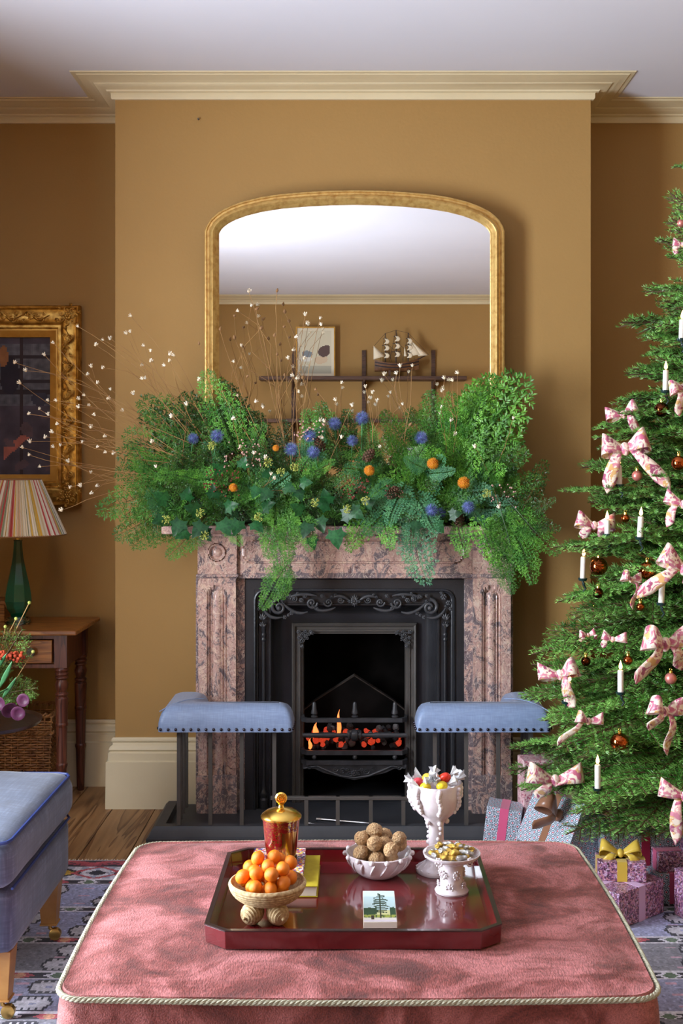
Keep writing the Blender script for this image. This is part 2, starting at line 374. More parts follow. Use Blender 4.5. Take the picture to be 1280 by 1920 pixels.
m_clip = mat('candle_clip', (.01, .03, .028), rough=.25, coat=.5)
m_flame = mat('flame', (1.0, .58, .20), emit=7); m_flameR = mat('fire_flame', (1.0, .26, .06), emit=1.5)
m_ember = None
def ember():
    m, nt, b = newmat('ember'); L = nt.links.new; v = coords(nt, 'Object')
    n = nd(nt, 'ShaderNodeTexNoise', i_Scale=34.0, i_Detail=3.0); L(v, n.inputs['Vector'])
    r = ramp(nt, n.outputs['Fac'], [(.46, (0, 0, 0)), (.60, (1.0, .06, .02)), (.76, (1.0, .28, .09))]); b.inputs['Base Color'].default_value = (.05, .03, .03, 1)
    L(r.outputs[0], b.inputs['Emission Color']); b.inputs['Emission Strength'].default_value = 1.3; b.inputs['Roughness'].default_value = .9
    return m
m_ember = ember(); m_coal = mat('coal', (.02, .02, .022), (.12, .11, .11), rough=.7, ns=40, lo=.45, hi=.8)
m_ash = mat('ash', rgb(150, 146, 144), rgb(90, 86, 86), rough=.95, ns=80)
m_copper = mat('copper_bauble', rgb(176, 92, 48), rough=.06, metal=1); m_dcopper = mat('bronze_bauble', rgb(96, 48, 26), rough=.08, metal=1)
m_pinkbb = mat('pink_bauble', rgb(214, 132, 122), rough=.35, metal=.6)
m_steel = mat('steel', (.5, .5, .52), rough=.3, metal=1)
m_pewter = mat('pewter', rgb(128, 116, 116), rough=.3, metal=1, bump=.001, bs=80)
def floral(name, base, cols, ns=60, rough=.45, sheen=0, thr=.35):
    m, nt, b = newmat(name); L = nt.links.new; v = coords(nt, 'Object')
    vo = nd(nt, 'ShaderNodeTexVoronoi', i_Scale=ns); L(v, vo.inputs['Vector'])
    n = nd(nt, 'ShaderNodeTexNoise', i_Scale=ns*.4, i_Detail=3.0, i_Distortion=3.0); L(v, n.inputs['Vector'])
    sep = nd(nt, 'ShaderNodeSeparateColor'); L(vo.outputs['Color'], sep.inputs[0])
    r = ramp(nt, sep.outputs[0], [(i/len(cols), c) for i, c in enumerate(cols)], 'CONSTANT')
    r2 = ramp(nt, n.outputs['Fac'], [(thr+.1, (0, 0, 0)), (thr+.16, (1, 1, 1))])
    mx = nd(nt, 'ShaderNodeMix', data_type='RGBA'); L(r2.outputs[0], mx.inputs[0]); mx.inputs[6].default_value = (*base, 1); L(r.outputs[0], mx.inputs[7])
    L(mx.outputs[2], b.inputs['Base Color']); b.inputs['Roughness'].default_value = rough; b.inputs['Sheen Weight'].default_value = sheen
    return m
m_bow = floral('floral_ribbon', rgb(238, 220, 200), [rgb(190, 96, 122), rgb(222, 164, 160), rgb(160, 78, 108), rgb(214, 168, 108), rgb(206, 130, 146)], 55, .35, .2, .36)
m_purple = floral('purple_floral_paper', rgb(70, 48, 62), [rgb(176, 120, 160), rgb(206, 176, 206), rgb(120, 76, 110), rgb(196, 140, 150)], 170, .3, 0, .32)
m_pinkpap = floral('pink_floral_paper', rgb(226, 196, 196), [rgb(196, 96, 120), rgb(232, 186, 190), rgb(160, 80, 104)], 130, .4, 0, .38)
m_bookfl = floral('floral_book_cloth', rgb(206, 186, 190), [rgb(190, 60, 60), rgb(60, 70, 130), rgb(214, 180, 70), rgb(220, 214, 216), rgb(130, 70, 120)], 170, .5, 0, .25)
def geo_paper(name, light, dark, dot):
    m, nt, b = newmat(name); L = nt.links.new
    t = nd(nt, 'ShaderNodeTexCoord'); mp = nd(nt, 'ShaderNodeMapping'); mp.inputs['Scale'].default_value = (46, 46, 1); mp.inputs['Rotation'].default_value = (0, 0, .5)
    L(t.outputs['UV'], mp.inputs[0])
    vo = nd(nt, 'ShaderNodeTexVoronoi', voronoi_dimensions='2D', i_Scale=1.0, i_Randomness=0.0); L(mp.outputs[0], vo.inputs['Vector'])
    r = ramp(nt, vo.outputs['Distance'], [(0, dot), (.14, light), (.27, dark), (.38, light), (.51, dark), (.60, light), (.66, dark)], 'CONSTANT')
    L(r.outputs[0], b.inputs['Base Color']); b.inputs['Roughness'].default_value = .35
    return m
m_geo = geo_paper('geometric_paper', rgb(206, 216, 228), rgb(36, 56, 72), rgb(206, 70, 80))
m_geo_shaded = geo_paper('shaded_geometric_paper', rgb(168, 162, 134), rgb(58, 66, 52), rgb(176, 84, 80))  # same geometric paper with its shaded side's tone put into the colours
m_rib_b = mat('bronze_ribbon', rgb(142, 100, 76), rough=.3, sheen=.4); m_rib_r = mat('crimson_ribbon', rgb(176, 44, 76), rough=.3, sheen=.4)
m_rib_y = mat('gold_ribbon', rgb(208, 176, 70), rough=.35, sheen=.4); m_rib_l = mat('lilac_ribbon', rgb(206, 170, 204), rough=.35, sheen=.4); m_rib_p = mat('pink_ribbon', rgb(214, 92, 132), rough=.35, sheen=.4)
m_bookyel = mat('yellow_cloth', rgb(178, 160, 36), rgb(166, 146, 28), rough=.6, ns=60); m_page = mat('pages', rgb(232, 222, 206), rough=.8)
def redglass():
    m, nt, b = newmat('gilded_red_glass'); L = nt.links.new; v = coords(nt, 'Object')
    s = nd(nt, 'ShaderNodeSeparateXYZ'); L(v, s.inputs[0])
    n = nd(nt, 'ShaderNodeTexNoise', i_Scale=55.0, i_Detail=2.0, i_Distortion=3.0); L(v, n.inputs['Vector'])
    r = ramp(nt, n.outputs['Fac'], [(.52, (0, 0, 0)), (.54, (1, 1, 1)), (.60, (1, 1, 1)), (.62, (0, 0, 0))])
    x1 = nd(nt, 'ShaderNodeMath', operation='GREATER_THAN'); x1.inputs[1].default_value = .004; L(s.outputs[0], x1.inputs[0])
    x2 = nd(nt, 'ShaderNodeMath', operation='LESS_THAN'); x2.inputs[1].default_value = .078; L(s.outputs[2], x2.inputs[0])
    x3 = nd(nt, 'ShaderNodeMath', operation='MULTIPLY'); L(x1.outputs[0], x3.inputs[0]); L(x2.outputs[0], x3.inputs[1])
    mxx = nd(nt, 'ShaderNodeMath', operation='MAXIMUM'); L(x3.outputs[0], mxx.inputs[0]); L(r.outputs[0], mxx.inputs[1])
    mc = nd(nt, 'ShaderNodeMix', data_type='RGBA'); L(mxx.outputs[0], mc.inputs[0]); mc.inputs[6].default_value = (*rgb(112, 10, 14), 1); mc.inputs[7].default_value = (*rgb(206, 156, 66), 1)
    L(mc.outputs[2], b.inputs['Base Color']); L(mxx.outputs[0], b.inputs['Metallic']); b.inputs['Roughness'].default_value = .15; b.inputs['Coat Weight'].default_value = 1
    return m
m_redglass = redglass()

# ================================================================= ROOM
def struct(name, mb, m, **kw):
    o = mb.build(name, m, **kw); o['kind'] = 'structure'; return o
fl = thing('floor', None, None, (0, 0, 0), kind='structure')
MB().box(XL-.1, XR+.1, YN-.1, YA+.1, -.06, -.024).build('subfloor', m_soot, fl)
pw = .183; x = -1.03-pw*7; me = None
while x < XR:
    a, b_ = max(x+.0015, XL), min(x+pw-.0015, XR)
    if b_-a > .02:
        mb = MB(); ys = [YN, YN+1.9+R(0, .6), YA]; 
        for q in range(2): mb.box(a, b_, ys[q]+.001, ys[q+1]-.001, -.024, 0)
        mb.build('plank', m_plank, fl, bevel=.0015)
    x += pw
struct('ceiling', MB().box(XL-.1, XR+.1, YN-.1, YA+.1, ZC, ZC+.08), m_ceil)
BX0, BX1 = PXm(216, YB), PXm(1107, YB)
# chimney breast with its fireplace opening
mb = MB(); OX0, OX1, OZ = -.345, .355, .88
mb.box(BX0, OX0, YB, YA, 0, ZC).box(OX1, BX1, YB, YA, 0, ZC).box(OX0, OX1, YB, YA, OZ, ZC)
struct('wall_chimney_breast', mb, m_wall)
struct('wall_far', MB().box(XL-.1, XR+.1, YA, YA+.1, 0, ZC), m_wall)
struct('wall_near', MB().box(XL-.1, XR+.1, YN-.1, YN, 0, ZC), m_wall)
struct('wall_right', MB().box(XR, XR+.1, YN, YA, 0, ZC), m_wall)
mb = MB(); ycur = YN
for (y0, y1, z0, z1) in WINS:
    mb.box(XL-.42, XL, ycur, y0, 0, ZC); mb.box(XL-.42, XL, y0, y1, 0, z0); mb.box(XL-.42, XL, y0, y1, z1, ZC); ycur = y1
mb.box(XL-.42, XL, ycur, YA, 0, ZC); struct('wall_left', mb, m_wall)
for i, (y0, y1, z0, z1) in enumerate(WINS):
    wn = thing('window_%d' % (i+1), None, None, (XL, (y0+y1)/2, z0), kind='structure')
    mb = MB()
    mb.sweep([(y0, z0), (y1, z0), (y1, z1), (y0, z1)], [(-.07, .0), (-.07, .02), (0, .025), (0, -.03)], True, lambda a, b, d: (XL+d, a, b))
    mb.build('window_frame', m_trim, wn)
    MB().box(XL-.41, XL-.40, y0, y1, z0, z1).build('pane', m_clear, wn)
    MB().box(XL-.02, XL+.06, y0-.1, y1+.1, z0-.1, z0-.07).build('window_sill', m_trim, wn)
for (cy0, cy1) in ((0.26, .66), (3.21, 3.66)):  # unseen hangings added to hold window light back from the left alcove
    mb = MB(); n_ = 44; vs = [(XL+.15+.075*math.sin(k*.95)+.02*math.sin(k*.37), cy0+(cy1-cy0)*k/n_, z_) for z_ in (.02, 2.9) for k in range(n_+1)]
    tag(mb.add(vs, [(k, k+1, k+n_+2, k+n_+1) for k in range(n_)]).build('shading_sheet', mat('shading_cloth', rgb(150, 120, 84), rough=.9), solid=.004), 'added unseen light blocking curtain hanging beside the %s left window' % ('near' if cy0 < 1 else 'far'), 'shading_sheet')
# cornice and skirting follow the walls round the breast
path_far = [(XL, YA), (BX0, YA), (BX0, YB), (BX1, YB), (BX1, YA), (XR, YA)]
corn = [(0, -.075), (-.012, -.075), (-.016, -.068), (-.016, -.050), (-.022, -.046), (-.03, -.046), (-.034, -.040), (-.052, -.036), (-.075, -.028),
        (-.078, -.024), (-.088, -.022), (-.105, -.014), (-.135, -.010), (-.139, -.006), (-.158, -.005), (-.160, -.001), (0, -.001)]
mpz = lambda zb: (lambda a, b, d: (a, b, zb+d))
skirt = [(-0, .300), (-.008, .300), (-.014, .293), (-.014, .285), (-.008, .279), (-.010, .270), (-.02, .262), (-.024, .250), (-.018, .243), (-.026, .236), (-.026, .205), (-.034, .200), (-.036, .0), (0, 0)]
struct('trim_1', MB().sweep(path_far, corn, False, mpz(ZC)), m_trim)
struct('trim_2', MB().sweep([(XR, YA-.16), (XR, YN), (XL, YN), (XL, YA-.16)], corn, False, mpz(ZC)), m_trim)
SX0, SX1 = PXm(365, 4.9), PXm(963, 4.9)            # fire surround edges
struct('baseboard_left', MB().sweep([(XL, YA), (BX0, YA), (BX0, YB), (SX0, YB)], skirt, False, mpz(0)), m_trim)
struct('baseboard_right', MB().sweep([(SX1, YB), (BX1, YB), (BX1, YA), (XR, YA)], skirt, False, mpz(0)), m_trim)
struct('baseboard_near', MB().sweep([(XR, YA-.04), (XR, YN), (XL, YN), (XL, YA-.04)], skirt, False, mpz(0)), m_trim)
p = P(372, 224, YB); tag(MB().lathe([(0, -.0), (.004, .0), (.004, .012), (0, .013)], 8, (p.x, YB-.0, p.z), axis='y').build('nail', m_iron2), 'tiny dark nail in the ochre chimney breast above the mirror', 'nail')

# ================================================================= MIRROR
mir = thing('overmantel_mirror', 'large gilt framed arched mirror standing on the marble mantelpiece', 'mirror', (.005, 4.97, 1.222))
YM = 4.97; S = YM/F
half = [(383, 1000), (383, 434), (386, 425), (393, 413), (402, 404), (414, 395), (432, 386), (454, 378), (486, 370), (524, 364), (570, 360), (615, 357.5), (664.5, 356.5)]
pts = half+[(1329-a, b) for a, b in half[-2::-1]]
path = [((a-VX)*S, CH-(b-VY)*S) for a, b in pts]; path[0] = (path[0][0], 1.226); path[-1] = (path[-1][0], 1.226)
fp = [(0, 0), (.0, .022), (-.004, .034), (-.010, .036), (-.013, .030), (-.020, .030), (-.027, .042), (-.038, .046), (-.046, .040), (-.050, .032), (-.054, .030), (-.060, .020), (-.064, .010)]
mb = MB().sweep(path, fp, False, lambda a, b, d: (a, YM+.02-d, b))
mb.sweep([path[0], path[-1]][::-1], fp, False, lambda a, b, d: (a, YM+.02-d, b))
mb.build('frame', m_mframe, mir, smooth=50)
gp = []
n = len(path)
for i, q in enumerate(path):
    c = Vector((.005, 1.75)); v = Vector(q); d = Vector((0, 0))
    k = 1-(.05/(abs(v.x-c.x)+1e-6)); gp.append((c.x+(v.x-c.x)*.93, 1.75+(v.y-1.75)*.95 if v.y > 1.75 else v.y+.03))
MB().prism(gp, YM+.005, YM+.015, lambda a, b, d: (a, d, b)).build('mirror_glass', m_mirror, mir, smooth=0)
MB().prism([((a-.005)*.99+.005, (b-1.75)*.99+1.75) for a, b in gp], YM+.0155, YM+.026, lambda a, b, d: (a, d, b)).build('backing_board', m_soot, mir, smooth=0)

# ================================================================= MARBLE SURROUND
YS = 4.90; SS = YS/F
def sx(px): return (px-VX)*SS
def sz(py): return CH-(py-VY)*SS
CXS = .005
sur = thing('fire_surround', 'pink and grey veined marble fire surround with fluted jambs below the garland', 'fireplace', (CXS, 4.95, 0))
def mirrx(x, s): return CXS+s*x
hw = (963-365)/2*SS                                  # half width
for s in (-1, 1):
    jx0, jx1 = sorted((mirrx(hw-.003-.012, s), mirrx(hw-.012-.16, s)))
    z0, z1 = sz(1452), sz(1084); jc = (jx0+jx1)/2; aw = .042
    def flute(x, z, jc=jc, z1=z1):
        zt = z1-.035-aw; dx = x-jc
        t = (abs(dx) if z < zt else math.hypot(dx, z-zt))/aw
        if t > 1: return .022
        if t > .93: return .014
        if t > .80: return .019
        if t > .48: u = (t-.64)/.16; return .019-.014*(1-u*u)
        return .005+.015*math.sqrt(max(0, 1-(t/.48)**2))
    MB().hf(jx0, jx1, z0, z1, 44, 90, flute, YS+.012, YS+.011).build('jamb', m_marble, sur, smooth=40)
    jb = MB().box(jx0, jx1, YS+.0125, YB, z0, z1)
    jb.box(jx0-.0, jx0+.002, YS-.0095, YS+.013, z0, z1).box(jx1-.002, jx1, YS-.0095, YS+.013, z0, z1)
    xo0, xo1 = sorted((mirrx(hw, s), mirrx(hw-.205, s))); jb.box(xo0, xo1, YS+.03, YB, 0, z1); jb.build('jamb_backing', m_marble2, sur, bevel=.001)
    MB().box(jx0-.006, jx1+.006, YS-.022, YB, 0, z0).build('plinth', m_marble2, sur, bevel=.002)
    MB().box(jx0-.004, jx1+.006, YS-.014, YB, z1, z1+.006).box(jx0-.008, jx1+.012, YS-.022, YB, z1+.006, z1+.018).build('astragal', m_marble2, sur, bevel=.004)
    bz0, bz1 = z1+.018, 1.19; rc = (jc, bz0+.09)
    def roundel(x, z, rc=rc):
        t = math.hypot(x-rc[0], z-rc[1])
        if t < .016: return .012+.006*math.sqrt(max(0, 1-(t/.016)**2))
        if t < .030: u = (t-.023)/.007; return .016-.010*(1-u*u) if abs(u) < 1 else .012
        if t < .036: return .019
        if t < .038: return .006
        return .016
    MB().hf(jx0-.002, jx1+.004, bz0, bz1, 50, 56, roundel, YS+.005, YB).build('corner_block', m_marble, sur, smooth=40)
fx0, fx1 = CXS-(hw-.012-.163), CXS+(hw-.012-.163)
fz0, fz1 = sz(1075), 1.19
def frieze(x, z):
    zc = fz0+.088; xx = max(0, abs(x-CXS)-(fx1-CXS-.075)); t = math.hypot(xx, z-zc)
    return .006 if t < .040 else (.012 if t < .046 else (-.002 if t < .049 else .006))
MB().hf(fx0, fx1, fz0, fz1, 120, 40, frieze, YS+.012, YB).build('frieze', m_marble, sur, smooth=40)
MB().box(fx0-.0, fx1+.0, YS+.004, YB, sz(1084)-.002, fz0).build('lintel_moulding', m_marble2, sur, bevel=.003)
MB().box(CXS-.745, CXS+.745, 4.83, YB, 1.178, 1.19).build('shelf_moulding', m_marble2, sur, bevel=.003)
MB().box(CXS-.785, CXS+.785, 4.77, YB-.002, 1.19, 1.222).build('mantel_shelf', m_marble, sur, bevel=.005)

# ================================================================= CAST-IRON INSERT
ins = thing('cast_iron_grate', 'black cast iron fireplace insert with scrollwork and a burning coal grate', 'fireplace insert', (CXS, 4.98, 0))
YI = 4.935; ix0, ix1 = CXS-(hw-.200), CXS+(hw-.200); iz1 = PZm(1086, YI)
up = lambda a, b, d: (a, d, b)
upath = [(ix0, .02), (ix0, iz1), (ix1, iz1), (ix1, .02)]
MB().sweep(upath, [(0, YI+.03), (0, YI), (-.046, YI), (-.046, YI+.03)], False, up).build('outer_plate', m_iron, ins, bevel=.002)
r_ = .045; a0, a1, at = ix0+.046, ix1-.046, iz1-.044
arch = [(a0, .02)]+[(a0+r_-r_*math.cos(t), at-r_+r_*math.sin(t)) for t in np.linspace(0, PI/2, 7)]+[(a1-r_+r_*math.sin(t), at-r_+r_*math.cos(t)) for t in np.linspace(0, PI/2, 7)]+[(a1, .02)]
MB().sweep(arch, [(.006, YI+.005), (.002, YI-.006), (-.003, YI-.008), (-.007, YI-.002), (-.009, YI+.01), (-.013, YI+.012), (-.016, YI+.028)], False, up).build('arch_moulding', m_iron, ins)
for sx_ in (0, 1):                                      # spandrel fill in rounded corners
    c = (a0, at) if sx_ == 0 else (a1, at); s = 1 if sx_ == 0 else -1
    poly = [c]+[(c[0]+s*(r_-r_*math.cos(t)), at-r_+r_*math.sin(t)) for t in np.linspace(0, PI/2, 7)]
    MB().prism(poly, YI+.001, YI+.03, up).build('spandrel', m_iron, ins, smooth=0)
cove = [(-.046, YI+.028), (-.105, YI+.03), (-.107, YI+.022), (-.112, YI+.022), (-.114, YI+.032)]
for t in np.linspace(0, PI/2, 8): cove.append((-.116-.082*(1-math.cos(t)), YI+.034+.085*math.sin(t)))
MB().sweep(upath, cove, False, up, caps=False).build('cove_panel', m_iron, ins, smooth=30)
MB().sweep(upath, [(-.198, YI+.12), (-.198, YI+.095), (-.204, YI+.088), (-.211, YI+.092), (-.214, YI+.102), (-.226, YI+.104), (-.228, YI+.098), (-.234, YI+.098), (-.236, YI+.11), (-.246, YI+.112), (-.248, YI+.17)], False, up).build('inner_frame', m_iron2, ins, smooth=30)
OPX0, OPX1, OPZ = ix0+.246, ix1-.246, iz1-.246
for s in (-1, 1):                                       # colonnettes
    cx = CXS+s*((ix1-ix0)/2-.083); cy = YI+.018; zc = PZm(1190, YI)
    pr = [(.018, .02), (.018, .06), (.012, .068), (.016, .08), (.016, .088), (.009, .1), (.0075, .12), (.0075, zc-.03), (.011, zc-.026), (.011, zc-.02), (.0085, zc-.014), (.011, zc-.006), (.011, zc), (.0075, zc+.006), (.009, zc+.02), (.013, zc+.04), (.016, zc+.048), (.0, zc+.05)]
    MB().lathe(pr, 14, (cx, cy, 0)).build('colonnette', m_iron, ins)
def spiral(mb, cx, cz, y, r, turns, a0_, dirn, rad, seg=7, n=None):
    n = n or int(14*turns)+2; pts, rs = [], []
    for i in range(n):
        t = i/(n-1); rr = r*(1-.88*t); a = a0_+dirn*2*PI*turns*t
        pts.append((cx+rr*math.cos(a), y-.004*t, cz+rr*math.sin(a))); rs.append(rad*(1-.45*t))
    mb.tube(pts, rs, seg); mb.ball((pts[-1][0], y-.004, pts[-1][2]), rad*1.3, 8, 6)
def leafy(mb, x, z, y, ang, L, wd, m=5):
    for k in range(m):
        a = ang+(k-(m-1)/2)*.42; l = L*(1-.12*abs(k-(m-1)/2))
        mb.tube([(x, y, z), (x+math.cos(a)*l*.5, y-.006, z+math.sin(a)*l*.5), (x+math.cos(a)*l, y-.002, z+math.sin(a)*l)], [wd*.5, wd, wd*.25], 6)
def rosette(mb, x, z, y, r, n=6):
    for k in range(n):
        a = 2*PI*k/n; mb.ball((x+math.cos(a)*r*.6, y, z+math.sin(a)*r*.6), r*.42, 8, 6, (1, .6, 1))
    mb.ball((x, y-.003, z), r*.35, 8, 6)
mb = MB(); yo = YI+.012
for s in (-1, 1):
    for (px, py, r, d, a0_) in [(690, 1126, .014, 1, PI), (713, 1130, .019, -1, 0), (744, 1131, .024, 1, PI), (777, 1124, .016, 1, 0), (806, 1139, .034, -1, PI/2)]:
        q = P(px, py, YI); X = CXS+s*(q.x-CXS); spiral(mb, X, q.z, yo, r, 1.5, a0_ if s > 0 else PI-a0_, d*s, r*.26, 8)
    for (px0, py0, px1, py1, px2, py2) in [(672, 1128, 690, 1112, 706, 1122), (700, 1140, 725, 1152, 742, 1140), (735, 1118, 765, 1110, 790, 1122), (752, 1148, 775, 1158, 800, 1130), (800, 1158, 825, 1165, 836, 1140)]:
        pp = []
        for t in np.linspace(0, 1, 8):
            x_ = (1-t)**2*px0+2*t*(1-t)*px1+t*t*px2; y_ = (1-t)**2*py0+2*t*(1-t)*py1+t*t*py2; q = P(x_, y_, YI); pp.append((CXS+s*(q.x-CXS), yo, q.z))
        mb.tube(pp, [.003, .0055, .007, .0075, .0075, .007, .0055, .003], 7)
        leafy(mb, *[(pp[-1][0]), pp[-1][2]], yo, PI/2, .014, .003, 4)
    for (px, py, r) in [(776, 1121, .011), (832, 1120, .014), (841, 1131, .012), (782, 1150, .010), (757, 1118, .010), (725, 1118, .008), (764, 1126, .011), (786, 1119, .010), (800, 1118, .008), (845, 1142, .009), (828, 1112, .009), (771, 1114, .008), (734, 1142, .007), (700, 1116, .007), (795, 1158, .009), (788, 1154, .007)]:
        q = P(px, py, YI); rosette(mb, CXS+s*(q.x-CXS), q.z, yo-.002, r)
    q = P(836, 1160, YI); leafy(mb, CXS+s*(q.x-CXS), q.z-.006, yo, PI/2, .03, .006, 5)
    q = P(836, 1172, YI); leafy(mb, CXS+s*(q.x-CXS), q.z-.01, yo, PI/2, .026, .005, 5)
q = P(664.5, 1128, YI); rosette(mb, q.x, q.z, yo-.004, .018, 7); leafy(mb, q.x, q.z+.002, yo, PI/2, .028, .005, 5); leafy(mb, q.x, q.z, yo, -PI/2, .024, .004, 3)
leafy(mb, q.x-.012, q.z, yo, PI, .02, .004, 3); leafy(mb, q.x+.012, q.z, yo, 0, .02, .004, 3)
mb.build('scroll_frieze', m_orn, ins, smooth=60)
for s in (-1, 1):                                       # corner sprays of the inner frame
    mb = MB(); yy = YI+.085; cx = CXS+s*((OPX1-OPX0)/2+.012); cz = OPZ+.010
    for (dx, dz, r) in [(-.012, -.01, .012), (-.035, -.006, .010), (-.012, -.036, .010), (-.03, -.026, .009), (-.05, -.002, .007), (-.010, -.058, .007)]:
        spiral(mb, cx+s*dx, cz+dz, yy, r, 1.3, R(0, 6), s, r*.28); rosette(mb, cx+s*(dx*.8), cz+dz*.8+.004, yy-.002, r*.5, 5)
    for (dx, dz, r) in [(.006, .002, .010), (-.022, .004, .009), (.004, -.022, .009), (-.024, -.016, .010), (.002, -.044, .008), (-.044, .004, .008)]: rosette(mb, cx+s*dx, cz+dz, yy-.002, r, 6)
    leafy(mb, cx-s*.04, cz-.002, yy, PI if s > 0 else 0, .022, .003, 3); leafy(mb, cx-s*.008, cz-.05, yy, -PI/2, .022, .003, 3)
    mb.build('corner_spray', m_orn, ins, smooth=60)
# firebox
MB().box(OX0+.002, OX0+.01, YI+.118, YA-.03, 0, .87).box(OX1-.01, OX1-.002, YI+.118, YA-.03, 0, .87).box(OX0+.002, OX1-.002, YA-.04, YA-.03, 0, .87).box(OX0+.002, OX1-.002, YI+.118, YA-.03, .86, .87).build('firebox_lining', m_soot, ins)
z0_, zs_, zp_ = .2, PZm(1310, 5.2), PZm(1268, 5.2)
mb = MB().prism([(OPX0-.02, .1), (OPX1+.02, .1), (OPX1+.02, PZm(1335, 5.2)), (CXS+.17, zs_-.01), (CXS, zp_), (CXS-.17, zs_-.01), (OPX0-.02, PZm(1335, 5.2))], 5.2, 5.24, up)
mb.build('fireback', m_soot, ins)
MB().sweep([(OPX0-.01, PZm(1335, 5.2)), (CXS-.17, zs_-.01), (CXS, zp_), (CXS+.17, zs_-.01), (OPX1+.01, PZm(1335, 5.2))], [(0, 5.2), (.005, 5.197), (.005, 5.24), (0, 5.24)], False, up).build('fireback_edge', m_brick, ins)
YG = 4.985
gx0, gx1 = OPX0-.0, OPX1+.0
def bar(zc, h, fwd, name='grate_bar'):
    pp = [(gx0-.004, YG+.09, zc), (gx0+.002, YG+.02-fwd, zc), (gx0+.02, YG-fwd, zc), (gx1-.02, YG-fwd, zc), (gx1-.002, YG+.02-fwd, zc), (gx1+.004, YG+.09, zc)]
    mb = MB(); path2 = [(a[0], a[1]) for a in pp]
    mb.sweep(path2, [(-.008, zc-h/2), (.006, zc-h/2), (.006, zc+h/2), (-.008, zc+h/2), (-.008, zc-h/2)], False, lambda a, b, d: (a, b, d)).build(name, m_orn, ins, smooth=30, bevel=.002)
bar(PZm(1350, YG), .018, .0); bar(PZm(1411, YG), .018, .0); bar(PZm(1429, YG), .018, .004)
zt = PZm(1379, YG); rr = lambda x: .0105
prf = [(.0, gx0+.0), (.010, gx0), (.011, gx0+.05), (.013, gx0+.13), (.009, gx0+.145)]
c_ = CXS
prf += [(.009, c_-.03), (.020, c_-.027), (.020, c_-.021), (.012, c_-.019), (.012, c_-.016), (.023, c_-.012), (.026, c_), (.023, c_+.012), (.012, c_+.016), (.012, c_+.019), (.020, c_+.021), (.020, c_+.027), (.009, c_+.03)]
prf += [(.009, gx1-.145), (.013, gx1-.13), (.011, gx1-.05), (.010, gx1), (0, gx1)]
MB().lathe([(r, x_) for r, x_ in prf], 14, (0, YG+.004, zt), axis='x').build('turned_bar', m_orn, ins)
for px in (589, 665, 740):
    q = P(px, 1345, YG); MB().lathe([(.014, 0), (.014, .004), (.007, .008), (.014, .014), (.0135, .022), (.010, .034), (.0085, .056), (.006, .062), (0, .064)], 12, (q.x, YG, q.z+.002)).build('finial', m_orn, ins)
    MB().ball((q.x, YG-.002, PZm(1419.5, YG)), .0105, 12, 8).build('ball', m_orn, ins)
mb = MB(); za = PZm(1436, YG)
poly = [(gx0, za+.006), (gx1, za+.006), (gx1, za-.028)]+[(CXS+(gx1-CXS)*math.cos(t)*.93, za-.028-.034*math.sin(t)*(.6+.4*abs(math.sin(2*t)))) for t in np.linspace(.15, PI-.15, 12)]+[(gx0, za-.028)]
poly = [(gx0, za+.006), (gx0, za-.012), (gx0+.05, za-.012), (gx0+.09, za-.03), (CXS-.04, za-.052), (CXS, za-.06), (CXS+.04, za-.052), (gx1-.09, za-.03), (gx1-.05, za-.012), (gx1, za-.012), (gx1, za+.006)]
mb.prism(poly, YG, YG+.008, up)
for s in (-1, 1):
    for (dx, dz, r, d) in [(.018, -.03, .013, 1), (.05, -.022, .014, -1), (.08, -.014, .011, 1), (.19, -.004, .012, -1)]:
        spiral(mb, CXS+s*dx, za+dz, YG-.003, r, 1.4, 0, s*d, r*.26)
    mb.tube([(CXS+s*.215, YG-.003, za-.01), (CXS+s*.16, YG-.003, za+.0), (CXS+s*.11, YG-.003, za-.022), (CXS+s*.06, YG-.003, za-.042), (CXS, YG-.003, za-.05)], [.003, .005, .005, .005, .003], 6)
rosette(mb, CXS, za-.03, YG-.004, .016, 7); rosette(mb, CXS-.03, za-.016, YG-.004, .009); rosette(mb, CXS+.03, za-.016, YG-.004, .009); mb.build('scroll_apron', m_orn, ins, smooth=50)
MB().box(gx0, gx1, YG+.01, 5.2, PZm(1411, YG)-.012, PZm(1411, YG)).build('grate_floor', m_soot, ins)
# coals and flames
cm = []
for k in range(4):
    mb = MB(); mb.ball((0, 0, 0), 1, 8, 6); mb.v = [tuple(Vector(v)*(1+.35*noise.noise(Vector(v)*1.7+Vector((k*9, 0, 0))))) for v in mb.v]; cm.append(mb)
cme = [c.mesh('coal', m_ember if i < 2 else m_coal, 0) for i, c in enumerate(cm)]
cash = cm[0].mesh('coal', m_ash, 0)
zc0 = PZm(1411, YG)
for i in range(104):
    x_ = R(gx0+.02, gx1-.02); lay = i % 4; y_ = YG+.028+R(0, .14); z_ = zc0+.010+lay*.017+(.014 if y_ > YG+.1 else 0)+(.012 if abs(x_-CXS) < .04 else 0)
    r = R(.009, .016); m_i = cme[i % 2] if (lay in (1, 2) and R(0, 1) < .55) else (cash if R(0, 1) < .3 else cme[2+i % 2])
    o = link('coal', m_i, loc=(x_, y_, z_), rot=(R(0, 6), R(0, 6), R(0, 6)), scale=(r*1.2, r, r))
    glow = m_i in cme[:2]
    tag(o, 'glowing red coal among the bars of the grate' if glow else ('pale ash covered cinder in the grate' if m_i == cash else 'black unburnt lump of coal in the grate'), 'coal', 'coals in the grate')
def flame_pts(px, py0, py1, w_, y_, lean=0):
    a, b = P(px, py0, y_), P(px+lean, py1, y_); h = b.z-a.z; n = 8; pr = []
    mb = MB(); pp = [(a.x+(b.x-a.x)*t*t+.004*math.sin(t*6), y_, a.z+h*t) for t in np.linspace(0, 1, n)]
    mb.tube(pp, [w_*max(.04, math.sin(PI*min(1, .18+t*.82)))*(1-.5*t) for t in np.linspace(0, 1, n)], 8); return mb
